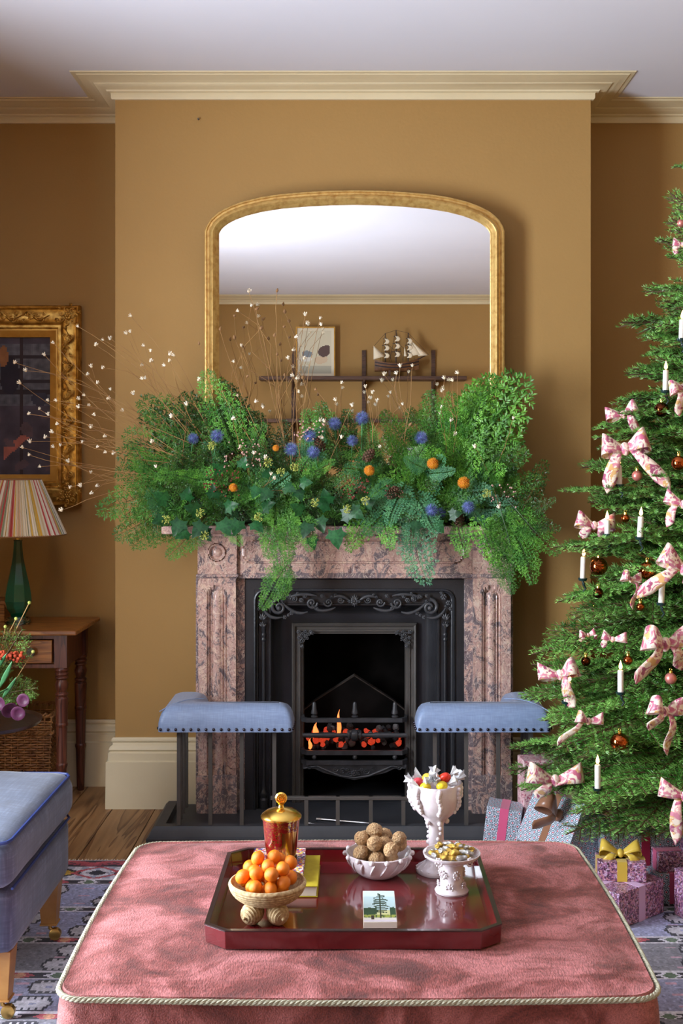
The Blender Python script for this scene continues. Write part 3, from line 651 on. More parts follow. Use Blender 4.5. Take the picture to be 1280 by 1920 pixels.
for (px, a, b, w_, ln, lab) in [(590, 1385, 1354, .016, 4, 'wide orange'), (634, 1378, 1330, .011, 3, 'tall thin red'), (580, 1404, 1384, .010, 3, 'small bright')]:
    tag(flame_pts(px, a, b, w_, YG+.05, ln).build('flame', m_flameR), lab+' flame rising from the coals behind the grate bars', 'flame')

# ================================================================= HEARTH AND FENDER
YF0 = 4.60; FXL = .765
struct('hearth', MB().box(CXS-.80, CXS+.80, 4.62, YI+.10, 0, .022).box(OX0+.012, OX1-.012, YI+.10, YA-.045, 0, .022), m_slate, bevel=.002)
for k, (x0_, y0_, x1_, y1_) in enumerate([(-.17, 4.72, .14, 4.66), (-.13, 4.78, .18, 4.695)]):
    tag(MB().tube([(x0_, y0_, .029), (x1_, y1_, .029)], .004, 8).tube([(x0_, y0_, .029), (x0_-.02, y0_+.004, .029)], .0065, 8).build('poker', m_steel), ('front' if k == 0 else 'rear')+' thin steel poker lying on the slate hearth inside the fender', 'poker')
fen = thing('club_fender', 'black metal club fender with two padded pale blue corner seats around the hearth', 'fender', (CXS, 4.6, 0))
fpth = [(CXS-FXL, 4.93), (CXS-FXL, YF0+.0), (CXS+FXL, YF0+.0), (CXS+FXL, 4.93)]
MB().sweep(fpth, [(-.045, 0), (-.045, .018), (-.035, .024), (-.026, .048), (-.014, .060), (.022, .060), (.022, 0)], False, mpz(0)).build('fender_base', m_slate, fen)
posts = [335, 394, 453, 514, 574, 633, 695, 756, 815, 874, 934, 995]
pm = {}
def post(x, y, h):
    MB().box(x-.0075, x+.0075, y-.0075, y+.0075, .058, h).build('post', m_iron2, fen)
ZP = .437
for px in posts:
    X = PXm(px, YF0); post(X, YF0+.006, ZP if abs(X-CXS) > .27 else .172)
for s in (-1, 1):
    for k, y_ in enumerate((4.685, 4.765, 4.85)): post(CXS+s*(FXL-.07), y_, ZP)
MB().box(PXm(507, YF0), PXm(822, YF0), YF0-.003, YF0+.015, .158, .172).build('low_rail', m_iron2, fen, bevel=.002)
def pad(s):
    x0, x1 = .24, FXL      # from centre
    L = [(x0, YF0-.045), (x1+.0, YF0-.045), (x1+.0, 4.90), (x1-.165, 4.90), (x1-.165, YF0+.10), (x0, YF0+.10)]
    # rounded L outline
    def rnd(poly, r, n=5):
        out = []; N = len(poly)
        for i in range(N):
            a, b, c = Vector(poly[i-1]), Vector(poly[i]), Vector(poly[(i+1) % N])
            d1 = (a-b).normalized(); d2 = (c-b).normalized()
            for t in np.linspace(0, 1, n): p_ = (b+d1*r)*(1-t)**2+b*2*t*(1-t)+(b+d2*r)*t*t; out.append((p_.x, p_.y))
        return out
    out = rnd(L, .022); mb = MB(); rings = []
    cen = out
    prof = [(.012, .002), (.0, 0), (-.0, .03), (-.004, .05), (-.012, .072), (-.024, .088), (-.038, .096), (-.050, .100), (-.058, .101)]
    vs, fs = [], []; n = len(out); sg = 1
    for u, z in prof:
        u = abs(u); rr = .022 if u < .03 else .028
        Lu = [(x0+u, YF0-.045+u), (x1-u, YF0-.045+u), (x1-u, 4.90-u), (x1-.165+u, 4.90-u), (x1-.165+u, YF0+.10-u), (x0+u, YF0+.10-u)]
        vs += [(CXS+s*a, b, .434+z) for a, b in rnd(Lu, min(rr, .045-u*.4))]
    for j in range(len(prof)-1):
        for i in range(n): i2 = (i+1) % n; f = (j*n+i, j*n+i2, (j+1)*n+i2, (j+1)*n+i); fs.append(f if sg*s > 0 else f[::-1])
    top = [(len(prof)-1)*n+i for i in range(n)]; fs.append(tuple(top if sg*s > 0 else top[::-1])); fs.append(tuple(range(n)) if sg*s < 0 else tuple(range(n))[::-1])
    mb.add(vs, fs); o = mb.build('seat_pad', m_padblue, fen, smooth=60)
    # welt across the mitred corner
    a = Vector((CXS+s*(x1-.006), YF0-.03, .434+.078)); b = Vector((CXS+s*(x1-.165), YF0+.10, .434+.102))
    pp = [a.lerp(b, t)+Vector((0, 0, .018*math.sin(PI*t)*.9)) for t in np.linspace(0, 1, 8)]
    MB().tube(pp, .0022, 6).build('welt', m_padblue, o)
    sm_ = MB().ball((0, 0, 0), .0062, 8, 6).mesh('stud', m_stud)
    for i in range(18): link('stud', sm_, o, loc=Vector((CXS+s*(x0+.012+(x1-x0-.024)*i/17), YF0-.0455, .445)))
    for i in range(9): link('stud', sm_, o, loc=Vector((CXS+s*(x1+.0005), YF0-.02+.30*i/8, .445)))
    for i in range(4): link('stud', sm_, o, loc=Vector((CXS+s*(x0-.0005), YF0-.03+.11*i/3, .445)))
pad(-1); pad(1)
# stud locations are given in world space: shift them into the fender's frame
for o in bpy.data.objects:
    if o.name.startswith('stud'): o.location = Vector(o.location)

# ================================================================= NEAR WALL (seen in the mirror)
YW = YN
DV = 2*YM-YW
def MX(px, back=0): return (px-VX)*(DV-back)/F
def MZ(py, back=0): return CH-(py-VY)*(DV-back)/F
she = thing('shelf_unit', 'dark wood wall shelving with uprights reflected in the mirror', 'shelf', (0, YW, 1.6))
for (pz, k) in ((710, 0), (789, 1)):
    z = MZ(pz, .15); MB().box(MX(487, .15), MX(873, .15), YW+.02, YW+.27, z-.018, z+.018).build('shelf_board', m_shelfwood, she, bevel=.003)
for px in (550, 682, 812):
    x = MX(px); MB().box(x-.018, x+.018, YW, YW+.025, MZ(655), 3.05 if False else MZ(655)+.0).build('x', m_shelfwood, she) if False else None
    MB().box(x-.02, x+.02, YW+.001, YW+.022, 1.25, MZ(657)).build('upright', m_shelfwood, she, bevel=.002)
    for pz in (710, 789):
        z = MZ(pz, .15)-.018; MB().prism([(YW+.022, z), (YW+.24, z), (YW+.24, z-.015), (YW+.022, z-.09)], x-.008, x+.008, lambda a, b, d: (d, a, b)).build('bracket', m_shelfwood, she, smooth=0)
zs = MZ(710, .15)+.018
# framed print leaning on the shelf: colours per cell
def painted(name, x0, x1, z0, z1, y, nx, nz, fn, m, parent, face=-1, thick=.003):
    mb = MB()
    for j in range(nz):
        for i in range(nx):
            u, v = (i+.5)/nx, (j+.5)/nz; mb.col = fn(u, v)
            a, b, c, d = x0+(x1-x0)*i/nx, x0+(x1-x0)*(i+1)/nx, z0+(z1-z0)*j/nz, z0+(z1-z0)*(j+1)/nz
            q = [(a, y, c), (b, y, c), (b, y, d), (a, y, d)]
            mb.add(q if face < 0 else q[::-1], [(0, 1, 2, 3)])
    mb.col = fn(.01, .99); mb.box(min(x0, x1), max(x0, x1), *((y+.0005, y+thick) if face < 0 else (y-thick, y-.0005)), z0, z1)
    return mb.build(name, m, parent, smooth=0)
px0, px1 = MX(554, .1), MX(628, .1); pz1 = MZ(612, .1); pt = thing('framed_print', 'thin framed pale print of grey and brown shapes leaning on the shelf in the mirror', 'picture', ((px0+px1)/2, YW+.08, zs))
MB().sweep([(px0, zs+.001), (px1, zs+.001), (px1, pz1), (px0, pz1)], [(0, YW+.06), (0, YW+.085), (.012, YW+.085), (.012, YW+.07), (.012, YW+.06)], True, up).build('frame', m_giltflat, pt)
def prn(u, v):
    def bl(cx, cy, rx, ry): return ((u-cx)/rx)**2+((v-cy)/ry)**2 + .35*math.sin(9*u+5*v) < 1
    if u < .06 or u > .94 or v < .06 or v > .94: return rgb(226, 218, 196)
    if bl(.70, .50, .16, .12) or bl(.80, .58, .08, .06): return rgb(92, 70, 66)
    if bl(.66, .34, .18, .10): return rgb(214, 190, 160)
    if bl(.28, .46, .14, .06): return rgb(132, 140, 146)
    if bl(.22, .36, .16, .06): return rgb(226, 224, 214)
    return rgb(214, 206, 180) if v > .22 else rgb(180, 176, 158)
painted('print', px0+.012, px1-.012, zs+.013, pz1-.012, YW+.074, 44, 56, prn, m_col, pt, 1)
# ship model
shp = thing('model_ship', 'wooden model of a three masted sailing ship on the shelf in the mirror', 'model ship', (MX(750, .15), YW+.15, zs))
sxl, sxr = MX(700, .15), MX(800, .15); ys_ = YW+.15; zk = zs+.03; Ls = sxr-sxl
vs, fs = [], []; NS = 18
for i in range(NS+1):
    t = i/NS; wd = .055*(math.sin(PI*min(1, t*.85+.15))**.5)*(1 if t < .8 else max(.12, (1-t)/.2)); top = zk+.10+.045*(abs(t-.45)*2)**2; bot = zk+.02+.04*max(0, t-.75)*4*.6
    for k in range(7):
        a = -PI/2+PI*k/6; yy = wd*math.sin(a); zz = bot+(top-bot)*(1-math.cos(a)**.7 if True else 0)
        vs.append((sxl+Ls*.02+t*Ls*.83, ys_+yy, zz))
for i in range(NS):
    for k in range(6): fs.append((i*7+k, (i+1)*7+k, (i+1)*7+k+1, i*7+k+1))
fs += [(i*7+6, i*7, (i+1)*7, (i+1)*7+6) for i in range(NS)]+[tuple(range(7)), tuple(NS*7+k for k in range(7))[::-1]]
m_hull = mat('ship_hull', rgb(92, 58, 36), rgb(120, 80, 48), rough=.5, ns=30); m_hull2 = mat('ship_band', rgb(40, 34, 44), rough=.5); m_sail = mat('sailcloth', rgb(232, 218, 190), rough=.9)
hull = MB().add(vs, fs).build('hull', m_hull, shp)
mb = MB()
for s in (-1, 1):
    for zz in (.055, .085): mb.tube([(sxl+Ls*(.03+.82*t), ys_+s*.058*(math.sin(PI*min(1, t*.85+.15))**.5)*(1 if t < .8 else max(.12, (1-t)/.2)), zk+zz+.03*(abs(t-.45)*2)**2) for t in np.linspace(0, 1, 14)], .005, 5)
mb.build('wale', m_hull2, hull)
MB().box(MX(730, .15)-.01, MX(730, .15)+.01, ys_-.03, ys_+.03, zs, zk+.04).box(MX(765, .15)-.01, MX(765, .15)+.01, ys_-.03, ys_+.03, zs, zk+.04).build('cradle', m_shelfwood, shp)
mast = [(722, 625), (742, 619), (765, 624)]
for px, py in mast:
    x = MX(px, .15); zt_ = MZ(py, .15); z0_m = zk+.1
    o = MB().tube([(x, ys_, z0_m-.03), (x+.004, ys_, zt_)], [.006, .003], 6).build('mast', m_hull2, shp)
    for f_ in (.35, .6, .82):
        zz = z0_m+(zt_-z0_m)*f_; MB().tube([(x-.01, ys_-.07*(1.2-f_), zz), (x+.012, ys_+.07*(1.2-f_), zz)], .003, 5).tube([(x-.05*(1.25-f_), ys_, zz), (x+.05*(1.25-f_), ys_+.01, zz)], .003, 5).build('yard', m_hull2, o)
        mb = MB(); pp = [(x+.006+.018*math.sin(PI*t), ys_+.014, zz-.05*t) for t in np.linspace(0, 1, 5)]; mb.strip(pp, [.03+.012*t for t in np.linspace(0, 1, 5)], (1, 0, 0)); mb.build('furled_sail', m_sail, o, solid=.003)
MB().tube([(sxr-Ls*.17, ys_, zk+.14), (MX(803, .15), ys_, MZ(664, .15))], [.006, .003], 6).build('bowsprit', m_hull2, shp)
def tri_sail(a, b, c):
    mb = MB(); A, B, C_ = [Vector((MX(p_[0], .15), ys_, MZ(p_[1], .15))) for p_ in (a, b, c)]; n = 5; vs = []; fs = []
    for i in range(n+1):
        for j in range(n+1-i):
            q = A*(1-(i+j)/n)+B*(i/n)+C_*(j/n); q.y += .02*math.sin(PI*i/n)*math.sin(PI*j/n)+.003; vs.append(q)
    idx = lambda i, j: sum(n+1-k for k in range(i))+j
    for i in range(n):
        for j in range(n-i):
            fs.append((idx(i, j), idx(i+1, j), idx(i, j+1)))
            if j < n-i-1: fs.append((idx(i+1, j), idx(i+1, j+1), idx(i, j+1)))
    mb.add(vs, fs).build('sail', m_sail, shp, solid=.002)
for t3 in [((767, 638), (768, 668), (794, 664)), ((772, 640), (784, 668), (803, 666)), ((700, 648), (700, 674), (722, 668)), ((758, 650), (757, 668), (764, 668))]: tri_sail(*t3)
mb = MB()
for (a, b) in [((722, 625), (742, 619)), ((742, 619), (765, 624)), ((765, 624), (803, 664)), ((722, 625), (698, 652)), ((722, 625), (712, 678)), ((722, 625), (734, 678)), ((742, 619), (730, 678)), ((742, 619), (756, 678)), ((765, 624), (755, 678)), ((765, 624), (778, 678)), ((765, 640), (795, 668)), ((722, 640), (742, 660)), ((742, 640), (765, 660))]:
    A, B = [Vector((MX(p_[0], .15), ys_, MZ(p_[1], .15))) for p_ in (a, b)]; mb.tube([A, B], .0014, 4)
mb.build('rigging', m_hull2, shp)

# ================================================================= ALCOVE: painting, console table, lamp, basket
YP = 5.36
fxr = PXm(150, YP); fxl = fxr-.95; fzt, fzb = PZm(573, YP), PZm(948, YP)
pic = thing('gilt_framed_painting', 'dark dusk painting in a heavy ornate gilt frame hung in the left alcove', 'painting', ((fxl+fxr)/2, YA, fzb))
rect = [(fxl, fzb), (fxr, fzb), (fxr, fzt), (fxl, fzt)]
fy = YA-.005
prof = [(0, 0), (0, .045), (.006, .052), (.014, .048), (.018, .036), (.026, .034), (.05, .05), (.070, .050), (.085, .036), (.088, .030), (.094, .034), (.100, .034), (.104, .024), (.108, .024)]
MB().sweep(rect, [(u, fy-d) for u, d in prof], True, up).build('frame', m_gilt, pic, smooth=50)
MB().sweep(rect, [(.108, fy-.026), (.112, fy-.027), (.142, fy-.015), (.142, fy-.004)], True, up).build('slip', m_giltflat, pic)
mb = MB()
def frame_scroll(x, z, ang):
    ca, sa = math.cos(ang), math.sin(ang)
    T = lambda a, b: (x+ca*a-sa*b, z+sa*a+ca*b)
    for (a, b, r, d) in [(-.03, .012, .016, 1), (.03, -.012, .016, -1), (0, .018, .010, -1), (.045, .015, .009, 1), (-.045, -.014, .009, -1)]:
        q = T(a, b); spiral(mb, q[0], q[1], fy-.052, r, 1.3, ang+a*40, d, r*.24)
    mb.tube([(*T(-.07, 0)[:1], fy-.052, T(-.07, 0)[1]), (T(-.03, .022)[0], fy-.056, T(-.03, .022)[1]), (T(.02, -.018)[0], fy-.056, T(.02, -.018)[1]), (T(.07, .008)[0], fy-.052, T(.07, .008)[1])], [.002, .0045, .0045, .002], 6)
    q = T(0, 0); leafy(mb, q[0], q[1], fy-.054, ang, .03, .004, 4); leafy(mb, q[0], q[1], fy-.054, ang+PI, .03, .004, 4)
zc_ = fzb+.11
while zc_ < fzt-.09: frame_scroll(fxr-.054, zc_, PI/2); frame_scroll(fxl+.054, zc_, PI/2); zc_ += .125
x_ = fxl+.12
while x_ < fxr-.10: frame_scroll(x_, fzt-.054, 0); frame_scroll(x_, fzb+.054, 0); x_ += .125
for cx_, cz_ in [(fxr-.05, fzt-.05), (fxr-.05, fzb+.05), (fxl+.05, fzt-.05), (fxl+.05, fzb+.05)]:
    for k in range(7): a = 2*PI*k/7; spiral(mb, cx_+.03*math.cos(a), cz_+.03*math.sin(a), fy-.056, .013, 1.2, a, 1, .0032)
    rosette(mb, cx_, cz_, fy-.062, .018, 6)
    for k in range(6): a = 2*PI*k/6+.3; leafy(mb, cx_+.045*math.cos(a), cz_+.045*math.sin(a), fy-.05, a, .02, .004, 3)
mb.build('frame_ornament', m_gilt, pic, smooth=60)
def dusk(u, v):
    n = noise.noise(Vector((u*9, v*9, 3))); n2 = noise.noise(Vector((u*30, v*30, 1)))
    c = [.058+.03*n, .044+.022*n, .062+.03*n]
    X = u
    if .50 < v < .95: c = [.10+.06*n2, .10+.06*n2, .12+.07*n2]
    for vb in (.86, .68, .60): 
        if abs(v-vb) < .014: c = [.025, .016, .022]
    if abs(X-.60) < .02 or abs(X-.80) < .008: c = [.03, .016, .018]
    if v > .55 and ((X-.72)/.07)**2+((v-.72)/.14)**2 < 1: c = [.014, .010, .02]
    if ((X-.93)/.06)**2+((v-.55)/.05)**2 < 1+.4*n2: c = [.03, .03, .05]
    if ((X-.675)/.034)**2+((v-.86)/.080)**2 < 1: c = [.30, .12, .04]
    t = (X-.68)/.20
    if 0 < t < 1 and abs(v-(.15+.17*t)) < .045-.02*t: c = [.34+.08*n2, .10, .07]
    if v < .42 and n > .25: c = [.10, .06, .07]
    return [max(.004, q) for q in c]
painted('canvas', fxl+.142, fxr-.142, fzb+.142, fzt-.142, fy-.008, 90, 84, dusk, m_paint, pic)

TX1 = -1.155; TX0 = -2.12
tab = thing('console_table', 'oiled pine side table with dark turned legs in the left alcove', 'table', ((TX0+TX1)/2, 5.13, 0))
MB().box(TX0, TX1, 4.90, 5.36, .758, .778).build('table_top', m_tabletop, tab, bevel=.006)
mb = MB().box(TX0+.06, TX1-.055, 4.955, 4.975, .735, .757).box(TX0+.06, TX1-.055, 4.955, 4.975, .612, .63).box(TX0+.06, TX1-.055, 5.30, 5.32, .612, .757).box(TX1-.085, TX1-.065, 4.975, 5.30, .612, .757).box(TX0+.065, TX0+.085, 4.975, 5.30, .612, .757)
mb.build('apron', m_legwood, tab, bevel=.002)
for x_ in (TX1-.078, TX0+.078):
    for y_ in (4.965, 5.31):
        pr = [(.014, 0), (.017, .02), (.021, .18), (.022, .19), (.025, .20), (.025, .207), (.021, .213), (.024, .36), (.024, .365), (.027, .37), (.027, .378), (.024, .383), (.026, .45), (.0275, .485), (.022, .492), (.027, .50), (.027, .505), (.020, .512), (.026, .53), (.028, .545), (.022, .56), (.020, .565), (.027, .57), (.027, .576), (.021, .580), (.028, .586), (.028, .592), (.022, .597), (.028, .603), (.028, .61), (.024, .616), (0, .617)]
        MB().lathe(pr, 18, (x_, y_, 0)).box(x_-.028, x_+.028, y_-.022, y_+.022, .615, .757).build('leg', m_legwood, tab, bevel=.001)
for k, (a, b) in enumerate([(TX1-.44, TX1-.115), (TX0+.115, TX1-.46)]):
    d = MB().box(a, b, 4.949, 5.10, .634, .732).build('drawer', m_tabletop, tab, bevel=.003)
    kx = -1.354 if k == 0 else (a+b)/2
    MB().lathe([(.006, 0), (.006, .008), (.017, .014), (.019, .020), (.016, .027), (0, .029)], 16, (kx, 4.949, .684), axis='y').build('knob', m_iron2, d)
bxo = thing('wooden_box', 'plain pale wooden box standing on the side table behind the lamp', 'box', (-1.66, 5.24, .778))
MB().box(-1.86, -1.535, 5.17, 5.33, .779, .855).build('body', m_tabletop, bxo, bevel=.003); MB().box(-1.865, -1.53, 5.165, 5.335, .8555, .872).build('lid', m_tabletop, bxo, bevel=.003)
LX, LY = -1.46, 5.11
lamp = thing('table_lamp', 'table lamp with pleated striped shade and green glass base beside the painting', 'lamp', (LX, LY, .778))
MB().lathe([(.0, .779), (.042, .779), (.046, .784), (.046, .792), (.038, .80), (.03, .81), (.036, .825), (.052, .85), (.060, .88), (.058, .91), (.048, .96), (.034, 1.02), (.024, 1.07), (.020, 1.11), (.018, 1.14), (.022, 1.145), (.0, 1.146)], 8, (LX, LY, 0)).build('glass_base', m_green, lamp, smooth=12)
MB().lathe([(.05, .779), (.056, .785), (.054, .80), (.048, .806), (.042, .80), (.044, .785), (.05, .779)], 24, (LX, LY, 0)).build('glass_foot', m_clear, lamp)
MB().lathe([(.012, 1.146), (.012, 1.17), (.018, 1.175), (.018, 1.20), (.006, 1.205), (.004, 1.39), (0, 1.392)], 12, (LX, LY, 0)).build('lamp_holder', m_brass, lamp)
mb = MB(); NP = 250; cols = [rgb(236, 226, 206), rgb(190, 74, 70), rgb(226, 216, 196), rgb(214, 168, 60), rgb(222, 212, 190), rgb(140, 150, 118), rgb(200, 130, 120), rgb(236, 226, 206), rgb(120, 126, 110), rgb(226, 190, 160), rgb(236, 228, 210), rgb(232, 222, 200), rgb(238, 230, 212), rgb(206, 186, 150), rgb(226, 214, 190), rgb(212, 176, 84)]
z0_, z1_, r0_, r1_ = PZm(1002, LY), PZm(899, LY), .203, .098
seq = [random.choice(cols) for _ in range(NP)]
for k in range(NP):
    for h in range(4):
        vs = []
        for (kk, hh) in ((k, h), (k+1, h), (k+1, h+1), (k, h+1)):
            t = hh/4; r = r0_+(r1_-r0_)*t+(.0045 if kk % 2 else -.0035)*(1-.4*t); a = 2*PI*(kk % NP)/NP+.12*t*0; vs.append((LX+r*math.cos(a), LY+r*math.sin(a), z0_+(z1_-z0_)*t+(.002 if kk % 2 and hh in (0,) else 0)))
        mb.col = seq[k]; mb.add(vs, [(0, 1, 2, 3)])
mb.build('lamp_shade', m_shade, lamp, smooth=0)
for zz, rr_ in ((z0_, r0_), (z1_, r1_)): MB().tube([(LX+rr_*math.cos(2*PI*k/40), LY+rr_*math.sin(2*PI*k/40), zz) for k in range(41)], .0035, 5).build('shade_trim', m_seedd, lamp)
mb = MB()
for k in range(3): mb.tube([(LX, LY, 1.389), (LX+r1_*math.cos(k*2.1), LY+r1_*math.sin(k*2.1), z1_)], .002, 5)
mb.build('shade_ring', m_seedd, lamp)
# wicker basket
def basket(name, label, x0, x1, y0, y1, h):
    b = thing(name, label, 'basket', ((x0+x1)/2, (y0+y1)/2, 0)); per = []
    nx, ny = 18, 12
    for i in range(nx): per.append((x0+(x1-x0)*i/nx, y0))
    for i in range(ny): per.append((x1, y0+(y1-y0)*i/ny))
    for i in range(nx): per.append((x1-(x1-x0)*i/nx, y1))
    for i in range(ny): per.append((x0, y1-(y1-y0)*i/ny))
    N = len(per); cx, cy = (x0+x1)/2, (y0+y1)/2
    mb = MB()
    for (px, py) in per:
        f0 = .92; mb.tube([(cx+(px-cx)*f0, cy+(py-cy)*f0, .01), (px, py, h)], .0035, 5)
    mb.build('stake', m_wicker, b)['kind'] = 'stuff'
    mb = MB(); nr = 34
    for r in range(nr):
        z = .012+(h-.03)*r/nr; f0 = .92+.08*z/h; pp = []
        for k in range(2*N+1):
            px, py = per[(k//2) % N]; qx, qy = per[(k//2+1) % N]
            if k % 2: px, py = (px+qx)/2, (py+qy)/2
            o_ = .0065*(1 if ((k//2+r) % 2) else -1) if k % 2 == 0 else 0
            d = Vector((px-cx, py-cy)).normalized(); pp.append((cx+(px-cx)*f0+d.x*o_, cy+(py-cy)*f0+d.y*o_, z+R(-.001, .001)))
        mb.tube(pp, .0042, 4, cap=False)
    mb.build('weave', m_wicker, b)['kind'] = 'stuff'
    mb = MB()
    for zz in (h, h-.075):
        f0 = .92+.08*zz/h+.01
        for ph in (0, PI):
            pp = []
            for k in range(4*N+1):
                t = k/4; px, py = per[int(t) % N]; qx, qy = per[(int(t)+1) % N]; u = t-int(t); px, py = px+(qx-px)*u, py+(qy-py)*u
                d = Vector((px-cx, py-cy)).normalized(); a = k*.9+ph; pp.append((cx+(px-cx)*f0+d.x*.007*math.cos(a), cy+(py-cy)*f0+d.y*.007*math.cos(a), zz+.007*math.sin(a)))
            mb.tube(pp, .0055, 5, cap=False)
    mb.build('braided_rim', m_wicker, b)
    MB().box(cx-(x1-x0)*.45, cx+(x1-x0)*.45, cy-(y1-y0)*.45, cy+(y1-y0)*.45, .001, .012).build('base', m_wicker, b)
basket('wicker_basket', 'rectangular brown wicker basket on the floor under the side table', -1.80, -1.29, 5.02, 5.27, .40)

# ================================================================= RUG
def rug():
    x0, x1, y0, y1, d = -1.62, 1.75, 1.7, 4.355, .0064
    nx, ny = int((x1-x0)/d), int((y1-y0)/d)
    X, Y = np.meshgrid(x0+(np.arange(nx)+.5)*d, y1-(np.arange(ny)+.5)*d)     # rows from the far edge towards the camera
    D = y1-Y; C = np.zeros((ny, nx, 3))
    lav, gry, nav, red, crm, ylw, brn = map(np.array, (rgb(146, 148, 182), rgb(122, 120, 132), rgb(30, 28, 46), rgb(176, 70, 84), rgb(206, 202, 214), rgb(196, 160, 60), rgb(200, 140, 110)))
    C[:] = lav
    hsh = np.sin(X*91.7+Y*57.3)*43758.5; hsh = hsh-np.floor(hsh)
    def q(m, c): C[m] = c
    def thin(a, b, ph):
        m = (D >= a) & (D < b); q(m, nav); u = (X*1.0+ph) % .22; v = (D-(a+b)/2)/((b-a)/2)
        q(m & (np.abs(u-.06)/.045+np.abs(v)*.8 < 1), red); q(m & (np.abs(u-.06)/.02+np.abs(v)*.9 < 1), brn)
        q(m & (np.abs(u-.17)/.04+np.abs(v)*.8 < 1), crm); q(m & (np.abs(u-.17)/.022+np.abs(v)*.9 < 1), np.array(rgb(90, 110, 90)))
        q((np.abs(D-a) < .006) | (np.abs(D-b) < .006), crm)
    # far border: zigzag
    m = D < .07; q(m, nav); z = np.abs(((X % .16)/.08)-1); q(m & (np.abs(D-.018-z*.03) < .015), red); q(D < .008, crm); q(m & (np.abs(D-.045-z*.02) < .006), np.array(rgb(150, 60, 80)))
    m = (D >= .07) & (D < .205); q(m, crm); u = (X+.02) % .30-.15; v = (D-.138)
    q(m & (np.abs(v) < .064) & (np.abs(((X % .05)-.025)) < np.abs(v)*.25), np.array(rgb(150, 156, 180)))
    q(m & (np.abs(u)+np.abs(v)*1.5 < .10), nav); q(m & (np.abs(u)+np.abs(v)*1.6 < .075), ylw); q(m & (np.abs(u)+np.abs(v)*1.8 < .035), nav)
    u2 = (X+.17) % .30-.15; q(m & (np.abs(np.abs(u2)+np.abs(v)*1.3-.085) < .012), red); q(m & (np.abs(u2)+np.abs(v)*1.6 < .04), nav)
    thin(.205, .255, 0)
    a = .255; k = 0
    while a < 2.6:
        b = a+.207; m = (D >= a) & (D < b); base = lav if k < 2 else (gry if k % 2 == 0 else lav*.8+gry*.2)
        q(m, base); q(m & (hsh > .93), base*1.3); q(m & (hsh < .07), base*.78)
        q(m & (np.abs(((X*6+k*.37) % 1.0)-.5) < .10) & (np.abs(((D-a) % .07)-.035) < .004), np.array(rgb(190, 150, 170)))
        for (off, dc) in ((0, .054), (.020, .155)):
            u = (X+off+.018*k-.02) % .235-.1175; v = D-(a+dc); au = np.abs(u); av = np.abs(v)
            hexd = np.maximum(av/.046, (au+av*.42)/.060)
            q(m & (hexd < 1.0), nav); tooth = (np.abs(((u+.5) % .019)-.0095) < .0045) & (av > .020) & (hexd > .56)
            q(m & (hexd < .84), crm*.72); q(m & (hexd < .84) & tooth, nav); q(m & (hexd < .40), crm*.82); q(m & (hexd < .16), base)
        thin(b, b+.042, .07*k); a = b+.042; k += 1
    C *= (.86+.28*hsh[..., None])
    v = np.zeros(((ny+1)*(nx+1), 3)); gx, gy = np.meshgrid(x0+np.arange(nx+1)*d, y1-np.arange(ny+1)*d); v[:, 0] = gx.ravel(); v[:, 1] = gy.ravel(); v[:, 2] = .007+.0012*np.sin(gy.ravel()*900)
    i, j = np.meshgrid(np.arange(nx), np.arange(ny)); a_ = (j*(nx+1)+i).ravel(); f = np.stack([a_, a_+nx+1, a_+nx+2, a_+1], 1)
    me = bpy.data.meshes.new('kilim'); me.vertices.add(len(v)); me.vertices.foreach_set('co', v.ravel()); me.loops.add(f.size); me.loops.foreach_set('vertex_index', f.ravel())
    me.polygons.add(len(f)); me.polygons.foreach_set('loop_start', np.arange(0, f.size, 4)); me.update(calc_edges=True)
    at = me.color_attributes.new('Col', 'FLOAT_COLOR', 'CORNER'); cc = np.ones((f.size, 4)); cc[:, :3] = np.repeat(C.reshape(-1, 3), 4, 0); at.data.foreach_set('color', cc.ravel())
    me.materials.append(m_rug)
    r = thing('kilim_rug', 'flat woven kilim rug with lavender bands and dark hexagon motifs under the ottoman', 'rug', ((x0+x1)/2, (y0+y1)/2, 0)); link('pile', me, r)
    MB().box(x0, x1, y0, y1, .0005, .0055).build('backing', m_page, r)
    mb = MB()
    x = x0
    while x < x1: mb.tube([(x, y1-.002, .005), (x+R(-.004, .004), y1+.022, .002)], .0016, 4); x += .012
    mb.build('fringe', m_page, r)['kind'] = 'stuff'
rug()

# ================================================================= OTTOMAN
OC = (.010, 2.72); OZ1 = .452
ott = thing('ottoman', 'large square rose velvet ottoman with sage rope piping in the foreground', 'ottoman', (OC[0], OC[1], 0))
def orect(hx, hy, r, bulge, n=8, m=14):
    out = []; cs = [(hx-r, -hy+r, -PI/2), (hx-r, hy-r, 0), (-hx+r, hy-r, PI/2), (-hx+r, -hy+r, PI)]
    for ci, (cx, cy, a0_) in enumerate(cs):
        for k in range(n+1): a = a0_+PI/2*k/n; out.append((cx+r*math.cos(a), cy+r*math.sin(a)))
        nx_ = cs[(ci+1) % 4]; s0 = out[-1]; s1 = (nx_[0]+r*math.cos(nx_[2]), nx_[1]+r*math.sin(nx_[2]))
        for k in range(1, m): t = k/m; out.append((s0[0]+(s1[0]-s0[0])*t, s0[1]+(s1[1]-s0[1])*t))
    return [(OC[0]+x*(1+bulge*math.cos(PI/2*y/hy)*.6), OC[1]+y*(1+bulge*math.cos(PI/2*x/hx))) for x, y in out]
base = orect(.588, .462, .055, .035); n = len(base)
rings = [(.985, .12), (1.0, .13), (1.004, .25), (1.004, .38), (1.0, .415), (.996, .432), (.992, .445), (.985, .454), (.97, .460), (.93, .466), (.85, .470), (.7, .472), (.5, .473), (.3, .474), (.12, .474)]
vs, fs = [], []
